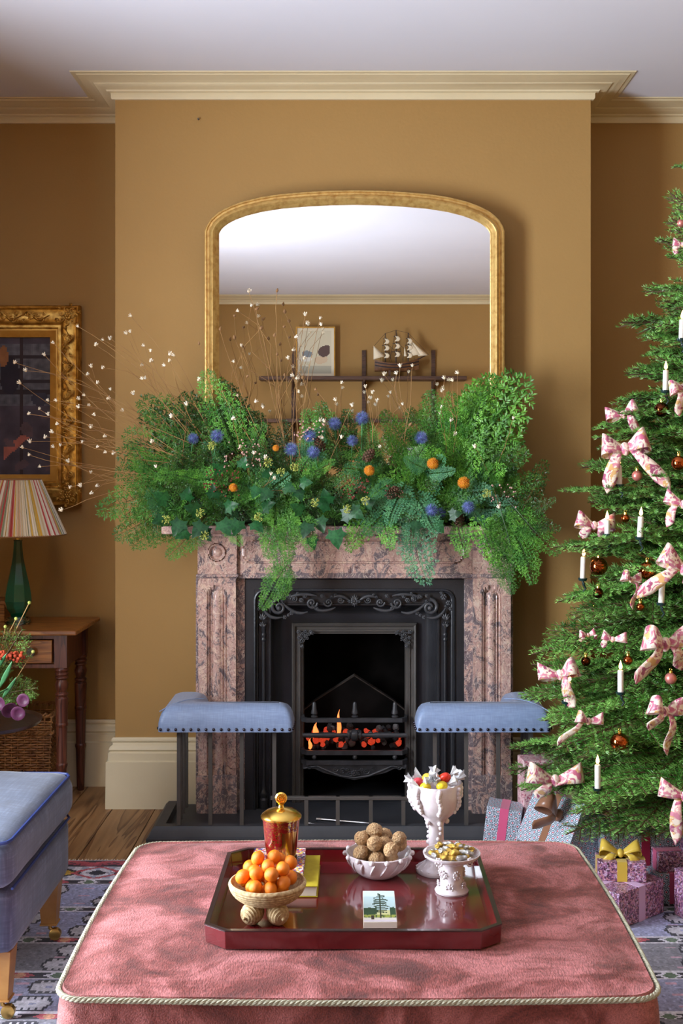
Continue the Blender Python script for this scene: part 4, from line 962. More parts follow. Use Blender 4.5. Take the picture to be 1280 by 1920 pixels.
for s, z in rings:
    for (x, y) in base:
        X_, Y_ = OC[0]+(x-OC[0])*s, OC[1]+(y-OC[1])*s
        vs.append((X_, Y_, z-.009*(s <= .97)+(.0035*noise.noise(Vector((X_*5, Y_*5, 0))) if s < .96 else 0)))
for j in range(len(rings)-1):
    for i in range(n): i2 = (i+1) % n; fs.append((j*n+i, j*n+i2, (j+1)*n+i2, (j+1)*n+i))
fs.append(tuple((len(rings)-1)*n+i for i in range(n))); fs.append(tuple(range(n))[::-1])
MB().add(vs, fs).build('upholstery', m_velvet, ott, smooth=60)
ring = [(OC[0]+(x-OC[0])*.999, OC[1]+(y-OC[1])*.999) for x, y in base]
dense = []
for i in range(n):
    a, b = Vector(ring[i]), Vector(ring[(i+1) % n]); L_ = (b-a).length; k = max(1, int(L_/.004))
    for t in range(k): dense.append(a.lerp(b, t/k))
cord = MB(); cum = 0; prev = dense[0]; cs = [[], [], []]
cenv = Vector(OC)
for i, p_ in enumerate(dense+[dense[0]]):
    cum += (p_-prev).length; prev = p_; q = dense[(i+1) % len(dense)]; tdir = (q-dense[i % len(dense)]).normalized(); nn = Vector((tdir.y, -tdir.x))
    for s in range(3): a = cum*2*PI/.030+s*2*PI/3; cs[s].append((p_.x+nn.x*.0028*math.cos(a), p_.y+nn.y*.0028*math.cos(a), .4475+.0028*math.sin(a)))
for c in cs: cord.tube(c, .0034, 6, cap=False)
cord.build('rope_piping', m_cord, ott)
MB().box(OC[0]-.565, OC[0]+.565, OC[1]-.44, OC[1]+.44, .10, .121).build('plinth_frame', m_legwood, ott)
for sx_ in (-1, 1):
    for sy_ in (-1, 1): MB().lathe([(.016, .009), (.018, .02), (.026, .09), (.027, .10), (0, .1005)], 14, (OC[0]+sx_*.5, OC[1]+sy_*.38, 0)).build('leg', m_legwood, ott)

# ================================================================= TRAY
TZ = .466
def top_z(x, y): return .465
tray = thing('lacquer_tray', 'octagonal dark red lacquer tray with black rim on the ottoman', 'tray', (0, 2.7, TZ))
tx, ty0, ty1 = .311, 2.446, 2.968; ch = .045
oct_ = [(-tx+ch+.0, ty0), (tx-ch, ty0), (tx, ty0+ch*.8), (tx, ty1-ch*.8), (tx-ch, ty1), (-tx+ch, ty1), (-tx, ty1-ch*.8), (-tx, ty0+ch*.8)]
MB().prism(oct_, TZ+.002, TZ+.008, lambda a, b, d: (a, b, d)).build('tray_base', m_lacq, tray, smooth=0)
MB().sweep(oct_, [(-.0005, TZ+.001), (-.003, TZ+.038), (.006, TZ+.038), (.010, TZ+.006), (-.0005, TZ+.001)], True, lambda a, b, d: (a, b, d)).build('tray_wall', m_lacq, tray, smooth=20, bevel=.001)
MB().sweep(oct_, [(-.0036, TZ+.0375), (-.0036, TZ+.0405), (.0066, TZ+.0405), (.0066, TZ+.0375), (-.0036, TZ+.0375)], True, lambda a, b, d: (a, b, d)).build('tray_rim', m_lacqd, tray, smooth=0)
T0 = TZ+.0085
def book(name, label, x0, x1, y0, y1, z0, z1, m, rot=0):
    b = thing(name, label, 'book', ((x0+x1)/2, (y0+y1)/2, z0), (0, 0, rot)); hx, hy, h = (x1-x0)/2, (y1-y0)/2, z1-z0
    MB().box(-hx, hx, -hy, hy, 0, .002).box(-hx, hx, -hy, hy, h-.002, h).box(-hx-.0, -hx+.003, -hy, hy, 0, h).build('cover', m, b, world=False, loc=(0, 0, 0), bevel=.0007)
    MB().box(-hx+.003, hx-.004, -hy+.004, hy-.004, .0022, h-.0022).build('pages', m_page, b, world=False, loc=(0, 0, 0))
book('book', 'mustard yellow book, lower of the two on the red tray', -.232, -.082, 2.715, 2.93, T0, T0+.026, m_bookyel)
book('book', 'small book in multicoloured floral cloth, under the gilded red jar', -.246, -.118, 2.74, 2.93, T0+.0265, T0+.044, m_bookfl)
jz = T0+.0445; jar = thing('candle_jar', 'gilded dark red glass candle jar with gold lid on the floral book', 'candle jar', (-.174, 2.835, jz))
MB().lathe([(0, .002), (.030, .0), (.034, .004), (.037, .02), (.0445, .095), (.046, .104), (.043, .104), (.034, .03), (0, .02)], 40, (0, 0, 0)).build('glass_body', m_redglass, jar, world=False, loc=(0, 0, 0))
MB().lathe([(0, .0), (.034, .0), (.039, .004), (.038, .012), (.034, .016), (0, .016)], 36).build('glass_base', m_clear, jar, world=False, loc=(0, 0, -.0))
bpy.data.objects[-1] if False else None
ld = MB().lathe([(.049, 0), (.0495, .004), (.047, .008), (.036, .016), (.018, .022), (.008, .024), (.006, .030), (.008, .033), (0, .034)], 40, (0, 0, .105)).build('lid', m_gold, jar, world=False, loc=(0, 0, 0))
kn = MB().lathe([(0, -.004), (.011, -.0035), (.0145, 0), (.011, .0035), (0, .004)], 28, (0, .0, 0), axis='y')
for k in range(14): a = 2*PI*k/14; kn.ball((.0105*math.cos(a), -.0042, .0105*math.sin(a)), .0016, 6, 4)
for k in range(7): a = 2*PI*k/7; kn.ball((.005*math.cos(a), -.0046, .005*math.sin(a)), .0018, 6, 4)
kn.build('knob', m_gold, ld, world=False, loc=(0, 0, .151))
# packing: drop spheres into a bowl
def pack(N, Rr, r, zb, rim_r=None, tries=90, bowl=1.2):
    out = []
    for _ in range(N):
        best = None
        for _t in range(tries):
            a = R(0, 2*PI); q = Rr*math.sqrt(R(0, 1)); x, y = q*math.cos(a), q*math.sin(a); z = zb+bowl*(q*q)/max(Rr, 1e-6)*.35
            for (ox, oy, oz) in out:
                d2 = (ox-x)**2+(oy-y)**2
                if d2 < 4*r*r: z = max(z, oz+math.sqrt(4*r*r-d2))
            sc_ = z+q*.25
            if best is None or sc_ < best[0]: best = (sc_, x, y, z)
        out.append(best[1:])
    return out
# fruit basket
FX, FY = -.190, 2.60
fb = thing('straw_bowl', 'coiled straw fruit bowl on three woven ball feet holding orange kumquats', 'bowl', (FX, FY, T0))
rim_z = .552-T0
pr = []
for i in range(80):
    t = i/79; a_ = PI/2*(.12+.83*t); pr.append((.086*math.sin(a_)**.8+.0011*abs(math.sin(t*PI*11)), .030+(rim_z-.030)*(1-math.cos(a_))/(1-math.cos(PI/2*.95))))
inner = [(r-.005, z+.004) for r, z in pr[::-6]]
MB().lathe([(0, .030)]+pr+[(pr[-1][0]-.002, pr[-1][1]+.003)]+inner+[(0, .036)], 48).build('bowl', m_straw, fb, world=False, loc=(0, 0, 0), smooth=60)
for k, (a, dd) in enumerate([(-2.2, .050), (-1.05, .050), (1.6, .050)]):
    mb = MB(); N_ = 34; rp = []
    for i in range(N_+1): t = i/N_; rp.append((max(.0, .0235*math.sin(PI*t)**.8+(.0012*math.sin(t*PI*22) if .03 < t < .97 else 0)), -.026*math.cos(PI*t)))
    mb.lathe(rp, 20); mb.ball((0, 0, -.028), .004, 8, 6)
    th = (PI*.36, 0, a+PI/2); mb.build('ball_foot', m_straw, fb, world=False, loc=(dd*math.cos(a), dd*math.sin(a), .0245), rot=(-PI*.45, 0, a+PI/2))
ko = MB().ball((0, 0, 0), 1, 16, 10, (1, 1, 1.12)).mesh('kumquat', m_orange)
stem_me = MB().lathe([(.12, 1.08), (.12, 1.15), (0, 1.16)], 6).mesh('stem_end', m_stem)
for i, (x_, y_, z_) in enumerate(pack(30, .060, .0152, .012)):
    o = tag(link('kumquat', ko, loc=(FX+x_, FY+y_, T0+.046+z_), rot=(R(-1.2, 1.2), R(-1.2, 1.2), R(0, 6)), scale=.0150*R(.92, 1.06)), 'small glossy orange kumquat heaped in the straw bowl', 'kumquat', 'kumquats in the straw bowl')
# walnut bowl
WX, WY = .062, 2.865
wb = thing('walnut_bowl', 'white glazed ceramic bowl with beaded rim and leaf relief holding walnuts', 'bowl', (WX, WY, T0))
hz = .531-T0
wob = lambda t, u: 1+.012*math.sin(t*9)*math.sin(u*PI)
MB().lathe([(0, .003), (.038, 0), (.046, .004), (.060, .016), (.071, .032), (.079, hz-.006), (.081, hz), (.077, hz+.001), (.066, .034), (.048, .014), (0, .008)], 48, wave=wob).build('bowl_body', m_ceramic, wb, world=False, loc=(0, 0, 0))
bd = MB().ball((0, 0, 0), .0064, 10, 7).mesh('bead', m_ceramic)
for k in range(14): a = 2*PI*k/14; link('bead', bd, wb, world=False, loc=(.082*math.cos(a), .082*math.sin(a), hz-.003))
mb = MB()
for k in range(16):
    a = 2*PI*k/16; pts_ = [((.045+.033*math.sin(t*PI/2))*math.cos(a+.25*t), (.045+.033*math.sin(t*PI/2))*math.sin(a+.25*t), .008+t*(hz-.018)) for t in np.linspace(0, 1, 6)]; mb.tube(pts_, [.001, .003, .0035, .003, .0025, .001], 6)
mb.build('leaf_relief', m_ceramic, wb, world=False, loc=(0, 0, 0))['kind'] = 'stuff'
wm = []
for k in range(3):
    mb = MB().ball((0, 0, 0), 1, 28, 18); nv = []
    for v in mb.v:
        v = Vector(v); f = 1+.08*noise.noise(v*2.6+Vector((k*5, 0, 0)))-.09*abs(noise.noise(v*4.2+Vector((0, k*3, 0))))
        f += .07*math.exp(-(v.x/.07)**2); v = v*f; v.z *= 1.12; nv.append(tuple(v))
    mb.v = nv; wm.append(mb.mesh('walnut', m_walnut, 80))
for i, (x_, y_, z_) in enumerate(pack(16, .055, .0185, .018)):
    tag(link('walnut', wm[i % 3], loc=(WX+x_, WY+y_, T0+.022+z_), rot=(R(0, 3), R(0, 3), R(0, 6)), scale=.0178*R(.95, 1.08)), 'tan wrinkled walnut in its shell heaped in the white beaded bowl', 'walnut', 'walnuts in the white beaded bowl')
# goblet
GX, GY = .204, 2.89
gob = thing('ceramic_goblet', 'tall white ceramic goblet with raised relief holding wrapped sweets', 'goblet', (GX, GY, T0)); gz = .694-T0
MB().lathe([(0, .002), (.050, 0), (.052, .006), (.046, .014), (.030, .022), (.020, .030), (.0185, .06), (.0185, .115), (.021, .122), (.028, .132), (.045, .146), (.058, .165), (.064, .19), (.064, gz-.003), (.062, gz), (.060, gz-.002), (.058, .18), (.035, .15), (0, .145)], 40, wave=lambda t, u: 1+.03*math.sin(t*3+u*9)).build('goblet_body', m_ceramic, gob, world=False, loc=(0, 0, 0), smooth=60)
mb = MB()
for k in range(7):
    a = 2*PI*k/7+.3
    for j in range(7):
        t = j/6; rr_ = .063+.003*math.sin(j*2); z_ = .155+t*(gz-.165); rr_ = .052+.013*min(1, t*2.2); mb.ball(((rr_)*math.cos(a+.05*math.sin(j)), rr_*math.sin(a+.05*math.sin(j)), z_), R(.005, .0075), 8, 6, (1, 1, 1.2))
for k in range(5): a = 2*PI*k/5; mb.ball((.026*math.cos(a), .026*math.sin(a), .124), .007, 10, 7)
for k in range(3):
    a = 2*PI*k/3-1.2
    for j in range(7): mb.ball((.019*math.cos(a+.25*math.sin(j*1.4)), .019*math.sin(a+.25*math.sin(j*1.4)), .03+j*.0135), R(.004, .007), 8, 6)
for k in range(14): a = 2*PI*k/14; mb.tube([(.025*math.cos(a), .025*math.sin(a), .024), (.049*math.cos(a+.25), .049*math.sin(a+.25), .008)], [.002, .004], 6)
mb.build('relief', m_ceramic, gob, world=False, loc=(0, 0, 0), smooth=60)['kind'] = 'stuff'
m_cello = mat('cellophane', (.93, .94, .96), rough=.12, trans=.55, coat=1, bump=.003, bs=90)
cols = [(rgb(214, 50, 30), 'red'), (rgb(228, 200, 50), 'yellow'), (rgb(230, 110, 40), 'orange'), (rgb(236, 232, 232), 'white'), (rgb(206, 60, 70), 'crimson'), (rgb(222, 190, 70), 'gold')]
cmats = [mat('sweet_'+n_, c, rough=.2, bump=.002, bs=120) for c, n_ in cols]
for i, (x_, y_, z_, ci) in enumerate([(.012, -.030, .006, 1), (.022, -.012, .022, 0), (-.028, -.028, .002, 1), (-.044, -.004, .008, 4), (-.006, -.006, .022, 3), (.040, .004, .008, 3), (-.02, .02, .012, 5), (.022, .028, .01, 2)]):
    s_ = thing('wrapped_sweet', 'round %s sweet in clear twisted wrapper, %s in the white goblet' % (cols[ci][1], ['at the front', 'on top near the middle', 'front left', 'at the left edge', 'on top', 'at the right edge', 'at the back left', 'at the back right'][i]), 'sweet', (GX+x_, GY+y_, T0+gz-.012+z_+.004), (R(-.3, .3), R(-.3, .3), [0, .5, 2.9, 2.4, 1.5, .4, 3, 0][i]), 'wrapped sweets in the goblet')
    MB().ball((0, 0, 0), .0145, 14, 9, (1, .9, .85)).build('sweet', cmats[ci], s_, world=False, loc=(0, 0, 0))
    for d_ in ((1, -1) if i in (1, 4, 5, 3) else (1,)):
        mb = MB(); N_ = 10; vs = [(d_*.013, 0, 0)]; vs += [(d_*(.034+R(-.003, .004)), .017*math.cos(2*PI*k/N_)*(1 if k % 2 else .55), .014*math.sin(2*PI*k/N_)*(1 if k % 2 else .55)+.008) for k in range(N_)]
        mb.add(vs, [(0, 1+k, 1+(k+1) % N_) for k in range(N_)]); mb.build('twisted_wrapper', m_cello, s_, world=False, loc=(0, 0, 0), smooth=0, solid=.0005)
# pedestal dish
DX, DY = .231, 2.755
dis = thing('pedestal_dish', 'small white ceramic pedestal dish with flower bosses holding foil almonds', 'dish', (DX, DY, T0)); dz = .566-T0
MB().lathe([(0, .002), (.039, 0), (.040, .004), (.034, .012), (.028, .020), (.0265, .045), (.028, .066), (.040, .072), (.060, .080), (.067, dz-.003), (.0675, dz), (.065, dz), (.055, .083), (0, .078)], 44).build('dish_body', m_ceramic, dis, world=False, loc=(0, 0, 0))
def boss(a, rr_, z_, r):
    mb = MB()
    for k in range(9): b = 2*PI*k/9; mb.ball((rr_*math.cos(a)-math.sin(a)*r*math.cos(b), rr_*math.sin(a)+math.cos(a)*r*math.cos(b), z_+r*math.sin(b)), r*.30, 7, 5)
    mb.ball((rr_*math.cos(a), rr_*math.sin(a), z_), r*.4, 8, 6); mb.build('flower_boss', m_ceramic, dis, world=False, loc=(0, 0, 0))
for k in range(5): boss(2*PI*k/5-1.2, .029, .045, .0085); boss(2*PI*k/5-.55, .032, .018, .008); boss(2*PI*k/5-.9, .061, .084, .009)
am = [MB().ball((0, 0, 0), 1, 12, 8, (1, .68, .55)).mesh('sugared_almond', m) for m in (m_goldr, m_silver)]
for i, (x_, y_, z_) in enumerate(pack(62, .052, .0068, .004, tries=40, bowl=.5)):
    g = R(0, 1) < .68
    tag(link('sugared_almond', am[0 if g else 1], loc=(DX+x_, DY+y_, T0+dz-.010+z_), rot=(R(-.5, .5), R(-.5, .5), R(0, 6)), scale=.0098*R(.92, 1.08)), ('gold' if g else 'silver')+' foiled almond heaped on the white pedestal dish', 'sweet', ('gold' if g else 'silver')+' foiled almonds on the dish')
# matchbox with a printed cedar
mbx = thing('matchbox', 'long matchbox printed with a cedar tree lying flat on the red tray', 'matchbox', (.042, 2.62, T0), (0, 0, 0))
x0_, x1_, y0_, y1_ = PXm(682, 2.66)-.002, PXm(744, 2.55), 2.535, 2.72; bz = T0+.014
MB().box(x0_, x1_, y0_, y1_, T0, bz-.0005).build('sleeve', m_page, mbx, bevel=.0006)
def cedar(u, v):
    n_ = noise.noise(Vector((u*14, v*14, 0))); c = rgb(190, 218, 222) if v > .35 else rgb(206, 206, 150)
    if v > .8: c = rgb(206, 226, 226)
    if v < .44+.08*n_ and v > .2 and (u < .42+.1*n_ or u > .82): c = rgb(40, 74, 44)
    if .12 < v < .22: c = rgb(150, 160, 70) if n_ > -.1 else rgb(70, 90, 40)
    if v < .12: c = rgb(206, 200, 190) if v > .06 else rgb(200, 190, 200)
    if abs(u-.52) < .028 and .1 < v < .9: c = rgb(50, 48, 32)
    for k, (vc, wd) in enumerate([(.88, .06), (.82, .14), (.76, .20), (.70, .27), (.63, .24), (.57, .33), (.50, .30), (.43, .36), (.36, .24), (.30, .26)]):
        du = u-.52-.03*math.sin(k*2.4); 
        if abs(du) < wd*(.8+.2*n_) and abs(v-vc+.35*du*du) < .019+.012*n_: c = rgb(34, 62, 36)
    if v > .08 and v < .2 and abs(u-.26) < .05 and n_ > -.2: c = rgb(50, 40, 30)
    return c
mb = MB()
for j in range(56):
    for i in range(22):
        mb.col = cedar((i+.5)/22, (j+.5)/56); a, b, c, d = x0_+.001+(x1_-x0_-.002)*i/22, x0_+.001+(x1_-x0_-.002)*(i+1)/22, y0_+.001+(y1_-y0_-.002)*j/56, y0_+.001+(y1_-y0_-.002)*(j+1)/56
        mb.add([(a, c, bz), (b, c, bz), (b, d, bz), (a, d, bz)], [(0, 1, 2, 3)])
mb.build('printed_label', m_col, mbx, smooth=0)

# ================================================================= ARMCHAIR (seat end in view)
AX1 = -.885; AX0 = -1.62; AY0, AY1 = 3.04, 3.69
chr_ = thing('armchair', 'blue linen armchair with loose seat cushion and brass castors at left', 'armchair', (-1.25, 3.36, 0))
def softbox(x0, x1, y0, y1, z0, z1, r, nx=14, ny=14, nz=6, crown=0, pw_=5):
    mb = MB(); cx, cy, cz = (x0+x1)/2, (y0+y1)/2, (z0+z1)/2; hx, hy, hz_ = (x1-x0)/2, (y1-y0)/2, (z1-z0)/2
    faces = {}
    def face(nu, nv, fn):
        vs = []; fs = []
        for j in range(nv+1):
            for i in range(nu+1): vs.append(fn(-1+2*i/nu, -1+2*j/nv))
        for j in range(nv):
            for i in range(nu): a = j*(nu+1)+i; fs.append((a, a+1, a+nu+2, a+nu+1))
        return vs, fs
    def pos(u, v, w_):
        p_ = Vector((u*hx, v*hy, w_*hz_)); inner_ = Vector((max(-hx+r, min(hx-r, p_.x)), max(-hy+r, min(hy-r, p_.y)), max(-hz_+r, min(hz_-r, p_.z))))
        d = p_-inner_
        if d.length > 1e-9: p_ = inner_+d.normalized()*r
        cr = crown*(1-u**2)*(1-v**2)*(1 if w_ > 0 else .0)*max(0, (p_.z/hz_)); return (cx+p_.x, cy+p_.y, cz+p_.z+cr)
    for fn, nu, nv in [(lambda a, b: pos(a, b, 1), nx, ny), (lambda a, b: pos(b, a, -1), ny, nx), (lambda a, b: pos(a, -1, b), nx, nz), (lambda a, b: pos(b, 1, a), nz, nx), (lambda a, b: pos(1, a, b), ny, nz), (lambda a, b: pos(-1, b, a), nz, ny)]:
        vs, fs = face(nu, nv, fn); mb.add(vs, fs)
    return mb
def weld(o):
    import bmesh
    bm = bmesh.new(); bm.from_mesh(o.data); bmesh.ops.remove_doubles(bm, verts=bm.verts, dist=.0002); bmesh.ops.recalc_face_normals(bm, faces=bm.faces); bm.to_mesh(o.data); bm.free(); o.data.shade_smooth() if hasattr(o.data, 'shade_smooth') else None
o = softbox(AX0, AX1-.0, AY0, AY1, .195, .375, .03, crown=.0).build('seat_base', m_chair, chr_, smooth=60); weld(o)
o = softbox(AX0+.1, AX1+.012, AY0-.05, AY1+.0, .378, .515, .045, nx=24, ny=24, nz=10, crown=.030); 
o.v = [(x, y, z+.006*noise.noise(Vector((x*7, y*7, z*7)))) for x, y, z in o.v]
cu = o.build('seat_cushion', m_chair, chr_, smooth=60); weld(cu)
m_piping = mat('blue_piping', rgb(44, 60, 118), rough=.5)
rr_ = [(AX0+.14, AY0-.045), (AX1-.025, AY0-.045), (AX1-.004, AY0-.03), (AX1+.002, AY0-.005), (AX1+.002, AY1-.045), (AX1-.01, AY1-.018), (AX1-.04, AY1-.006), (AX0+.14, AY1-.006)]
MB().tube([(x, y, .506) for x, y in rr_], .0045, 6).build('piping', m_piping, chr_)
MB().tube([(x+(0.0), y+.004, .377) for x, y in rr_[3:7]], .004, 6).build('piping', m_piping, chr_)
for (lx, ly) in ((AX1-.05, AY1-.07), (AX1-.045, AY0+.07), (AX0+.05, AY1-.07), (AX0+.05, AY0+.07)):
    lg = MB().add([(lx-.022, ly-.022, .062), (lx+.022, ly-.022, .062), (lx+.022, ly+.022, .062), (lx-.022, ly+.022, .062), (lx-.032, ly-.032, .197), (lx+.032, ly-.032, .197), (lx+.032, ly+.032, .197), (lx-.032, ly+.032, .197)], [(0, 3, 2, 1), (4, 5, 6, 7), (0, 1, 5, 4), (1, 2, 6, 5), (2, 3, 7, 6), (3, 0, 4, 7)]).box(lx-.026, lx+.026, ly-.026, ly+.026, .060, .066).build('leg', m_chairleg, chr_, bevel=.002)
    MB().tube([(lx, ly, .062), (lx, ly, .045), (lx+.014, ly, .038), (lx+.018, ly, .028)], [.007, .006, .005, .004], 8).lathe([(0, -.010), (.012, -.010), (.018, -.008), (.0185, 0), (.018, .008), (.012, .010), (0, .010)], 18, (lx+.016, ly, .0275), axis='y').build('castor', m_brass, lg)
o = softbox(AX0-.12, AX0+.08, AY0, AY1, .20, .78, .05).build('backrest', m_chair, chr_, smooth=60); weld(o)

# round table and posy
RX, RY, RZ = -1.268, 4.0, .585
rt = thing('pedestal_table', 'round pewter topped pedestal table behind the blue armchair, holding flowers', 'table', (RX, RY, 0))
MB().lathe([(0, .001), (.18, .0), (.196, .006), (.203, .018), (.200, .018), (.192, .009), (0, .007)], 56, (RX, RY, RZ)).build('table_top', m_pewter, rt)
MB().lathe([(.0, .12), (.022, .12), (.030, .15), (.018, .20), (.024, .30), (.014, .34), (.014, .5), (.022, .54), (.03, .584), (0, .585)], 18, (RX, RY, 0)).build('column', m_legwood, rt)
for k in range(3):
    a = 2*PI*k/3+.5; MB().tube([(RX, RY, .16), (RX+.08*math.cos(a), RY+.08*math.sin(a), .12), (RX+.17*math.cos(a), RY+.17*math.sin(a), .02), (RX+.2*math.cos(a), RY+.2*math.sin(a), .012)], [.014, .013, .011, .012], 8).build('leg', m_legwood, rt)
VX_, VY_ = -1.262, 3.98
vz = thing('glass_vase', 'small clear glass vase on the round pewter table, mostly out of frame', 'vase', (VX_, VY_, RZ+.008))
MB().lathe([(0, 0), (.04, 0), (.05, .02), (.052, .06), (.036, .09), (.04, .10), (.037, .10), (.032, .09), (.047, .06), (.045, .02), (0, .006)], 28).build('vase_body', m_clear, vz, world=False, loc=(0, 0, 0))

# ================================================================= FOLIAGE GENERATORS (unit branches along +X, flat in XY)
def needle_mesh(name, Lb, seed, mats, needle=.020, nw=.0023, dens=620, droop=.10):
    rnd = np.random.RandomState(seed); twigs = []
    def curve(p, d, L, dr, n=6):
        pts = [p]; d = d/np.linalg.norm(d)
        for i in range(n): d = d+np.array([0, 0, -dr/n]); d = d/np.linalg.norm(d); p = p+d*L/n; pts.append(p)
        return pts
    main = curve(np.array([0, 0, 0.]), np.array([1, 0, .04]), Lb, droop, 10); twigs.append((main, .0045, 0.12))
    s = .10*Lb; side = 1
    while s < Lb*.96:
        i = s/Lb*10; a = main[int(i)]+(main[min(10, int(i)+1)]-main[int(i)])*(i-int(i)); L2 = min(.30, (Lb-s)*.55+.035)*rnd.uniform(.8, 1.1); an = math.radians(rnd.uniform(42, 58))
        for sd in (1, -1):
            d = np.array([math.cos(an), sd*math.sin(an), rnd.uniform(-.10, .12)]); c = curve(a, d, L2, .12, 5); twigs.append((c, .0022, 0))
            if L2 > .07:
                q = .25
                while q < .92:
                    b = c[0]+(c[-1]-c[0])*q; 
                    for s2 in (1, -1):
                        an2 = math.radians(45); dd = (c[-1]-c[0])/np.linalg.norm(c[-1]-c[0]); pr = np.array([-dd[1], dd[0], 0])*s2
                        L3 = max(.022, L2*(1-q)*.55); twigs.append((curve(b, dd*math.cos(an2)+pr*math.sin(an2)+np.array([0, 0, rnd.uniform(-.1, .1)]), L3, .1, 3), .0014, 0))
                    q += .26 if L2 > .15 else .34
        s += rnd.uniform(.035, .05)
    mb = MB()
    for c, r, _ in twigs: mb.tube([tuple(q) for q in c], [r]*(len(c)-1)+[r*.5], 4, cap=False)
    nst = len(mb.f); V = []; n0 = len(mb.v)
    for c, r, skip in twigs:
        for i in range(len(c)-1):
            a, b = c[i], c[i+1]; L = np.linalg.norm(b-a); k = max(3, int(L*dens)); t = rnd.rand(k); P_ = a+(b-a)*t[:, None]; d = (b-a)/L
            u = np.cross(d, [0, 0, 1.]); u /= np.linalg.norm(u)+1e-9; v = np.cross(u, d)
            ang = rnd.uniform(-.6, PI+.6, k); rad = np.cos(ang)[:, None]*u+np.sin(ang)[:, None]*v*.75
            dirn = rad+d*rnd.uniform(.35, .9, k)[:, None]; dirn /= np.linalg.norm(dirn, axis=1)[:, None]
            ln = needle*rnd.uniform(.75, 1.1, k)[:, None]; wv = np.cross(dirn, rad+rnd.uniform(-.3, .3, (k, 3))); wv /= np.linalg.norm(wv, axis=1)[:, None]+1e-9
            mid = P_+dirn*ln*.5
            V.append(np.stack([P_, mid+wv*nw*.5, P_+dirn*ln, mid-wv*nw*.5], 1).reshape(-1, 3))
    V = np.concatenate(V); nn = len(V)//4
    mb.v += [tuple(q) for q in V.tolist()]; mb.f += [(n0+4*i, n0+4*i+1, n0+4*i+2, n0+4*i+3) for i in range(nn)]; mb.m += [1]*nn
    return mb.mesh(name, mats, 0)
def fern_mesh(name, seed, mats, nside=24, wid=.30, nsub=9, leaf=.020, lw=.0035, nl=8, bend=.25, flat=.35, ang=62, sub_ang=45):
    rnd = np.random.RandomState(seed); mb = MB(); V = []
    def at(t): return np.array([t, .03*math.sin(t*4+seed), -bend*t*t*.5])
    mb.tube([tuple(at(t)) for t in np.linspace(0, 1, 10)], [.006*(1-.8*t) for t in np.linspace(0, 1, 10)], 4, cap=False)
    for i in range(nside):
        t = .08+.90*i/(nside-1); L2 = wid*(1-t)**.7*(.55+.45*min(1, t*4))*rnd.uniform(.8, 1.15)+.03
        for sd in (1, -1):
            a = math.radians(ang+rnd.uniform(-9, 9)); d = np.array([math.cos(a), sd*math.sin(a), rnd.uniform(-.35, .35)*flat]); p0 = at(t); p1 = p0+d*L2+np.array([0, 0, -bend*L2*.5])
            mb.tube([tuple(p0), tuple(p1)], [.0024, .001], 3, cap=False)
            ns = max(2, int(nsub*L2/wid)+2)
            for j in range(ns):
                q = (j+.6)/ns; b = p0+(p1-p0)*q; dd = (p1-p0)/np.linalg.norm(p1-p0); L3 = L2*.32*(1-.75*q)+.012; s2 = 1 if j % 2 else -1
                pr = np.array([-dd[1], dd[0], 0])*s2; aa = math.radians(sub_ang); d3 = dd*math.cos(aa)+pr*math.sin(aa)+np.array([0, 0, rnd.uniform(-.3, .3)*flat]); d3 /= np.linalg.norm(d3)
                k = max(4, int(nl*(L3/.09+.4))); tt = np.linspace(.05, 1, k); P_ = b+d3*L3*tt[:, None]
                pp = np.array([-d3[1], d3[0], 0]); sg = np.where(np.arange(k) % 2, 1, -1)[:, None]
                dirn = d3*.75+pp*sg*rnd.uniform(.4, .9, (k, 1))+rnd.uniform(-flat, flat, (k, 3))*.8; dirn /= np.linalg.norm(dirn, axis=1)[:, None]
                wv = np.cross(dirn, np.array([0, 0, 1.])+rnd.uniform(-.5, .5, (k, 3))); wv /= np.linalg.norm(wv, axis=1)[:, None]+1e-9; ln = leaf*rnd.uniform(.7, 1.15, (k, 1)); mid = P_+dirn*ln*.45
                V.append(np.stack([P_, mid+wv*lw*.5, P_+dirn*ln, mid-wv*lw*.5], 1).reshape(-1, 3))
    V = np.concatenate(V); nn = len(V)//4; n0 = len(mb.v)
    mb.v += [tuple(q) for q in V.tolist()]; mb.f += [(n0+4*i, n0+4*i+1, n0+4*i+2, n0+4*i+3) for i in range(nn)]; mb.m += [1]*nn
    return mb.mesh(name, mats, 0)
def place(name, me, p0, p1, parent=None, roll=0, up=Vector((0, 0, 1)), length=None):
    p0, p1 = Vector(p0), Vector(p1); d = p1-p0; L = length or d.length; x = d.normalized()
    z = up-x*up.dot(x); z = z.normalized() if z.length > 1e-4 else x.orthogonal().normalized(); y = z.cross(x)
    M3 = Matrix((x, y, z)).transposed() @ Matrix.Rotation(roll, 3, 'X')
    o = link(name, me); o.rotation_mode = 'QUATERNION'; o.rotation_quaternion = M3.to_quaternion(); o.scale = (L, L, L)
    if parent: o.parent = parent; o.location = p0-wloc(parent)
    else: o.location = p0
    return o

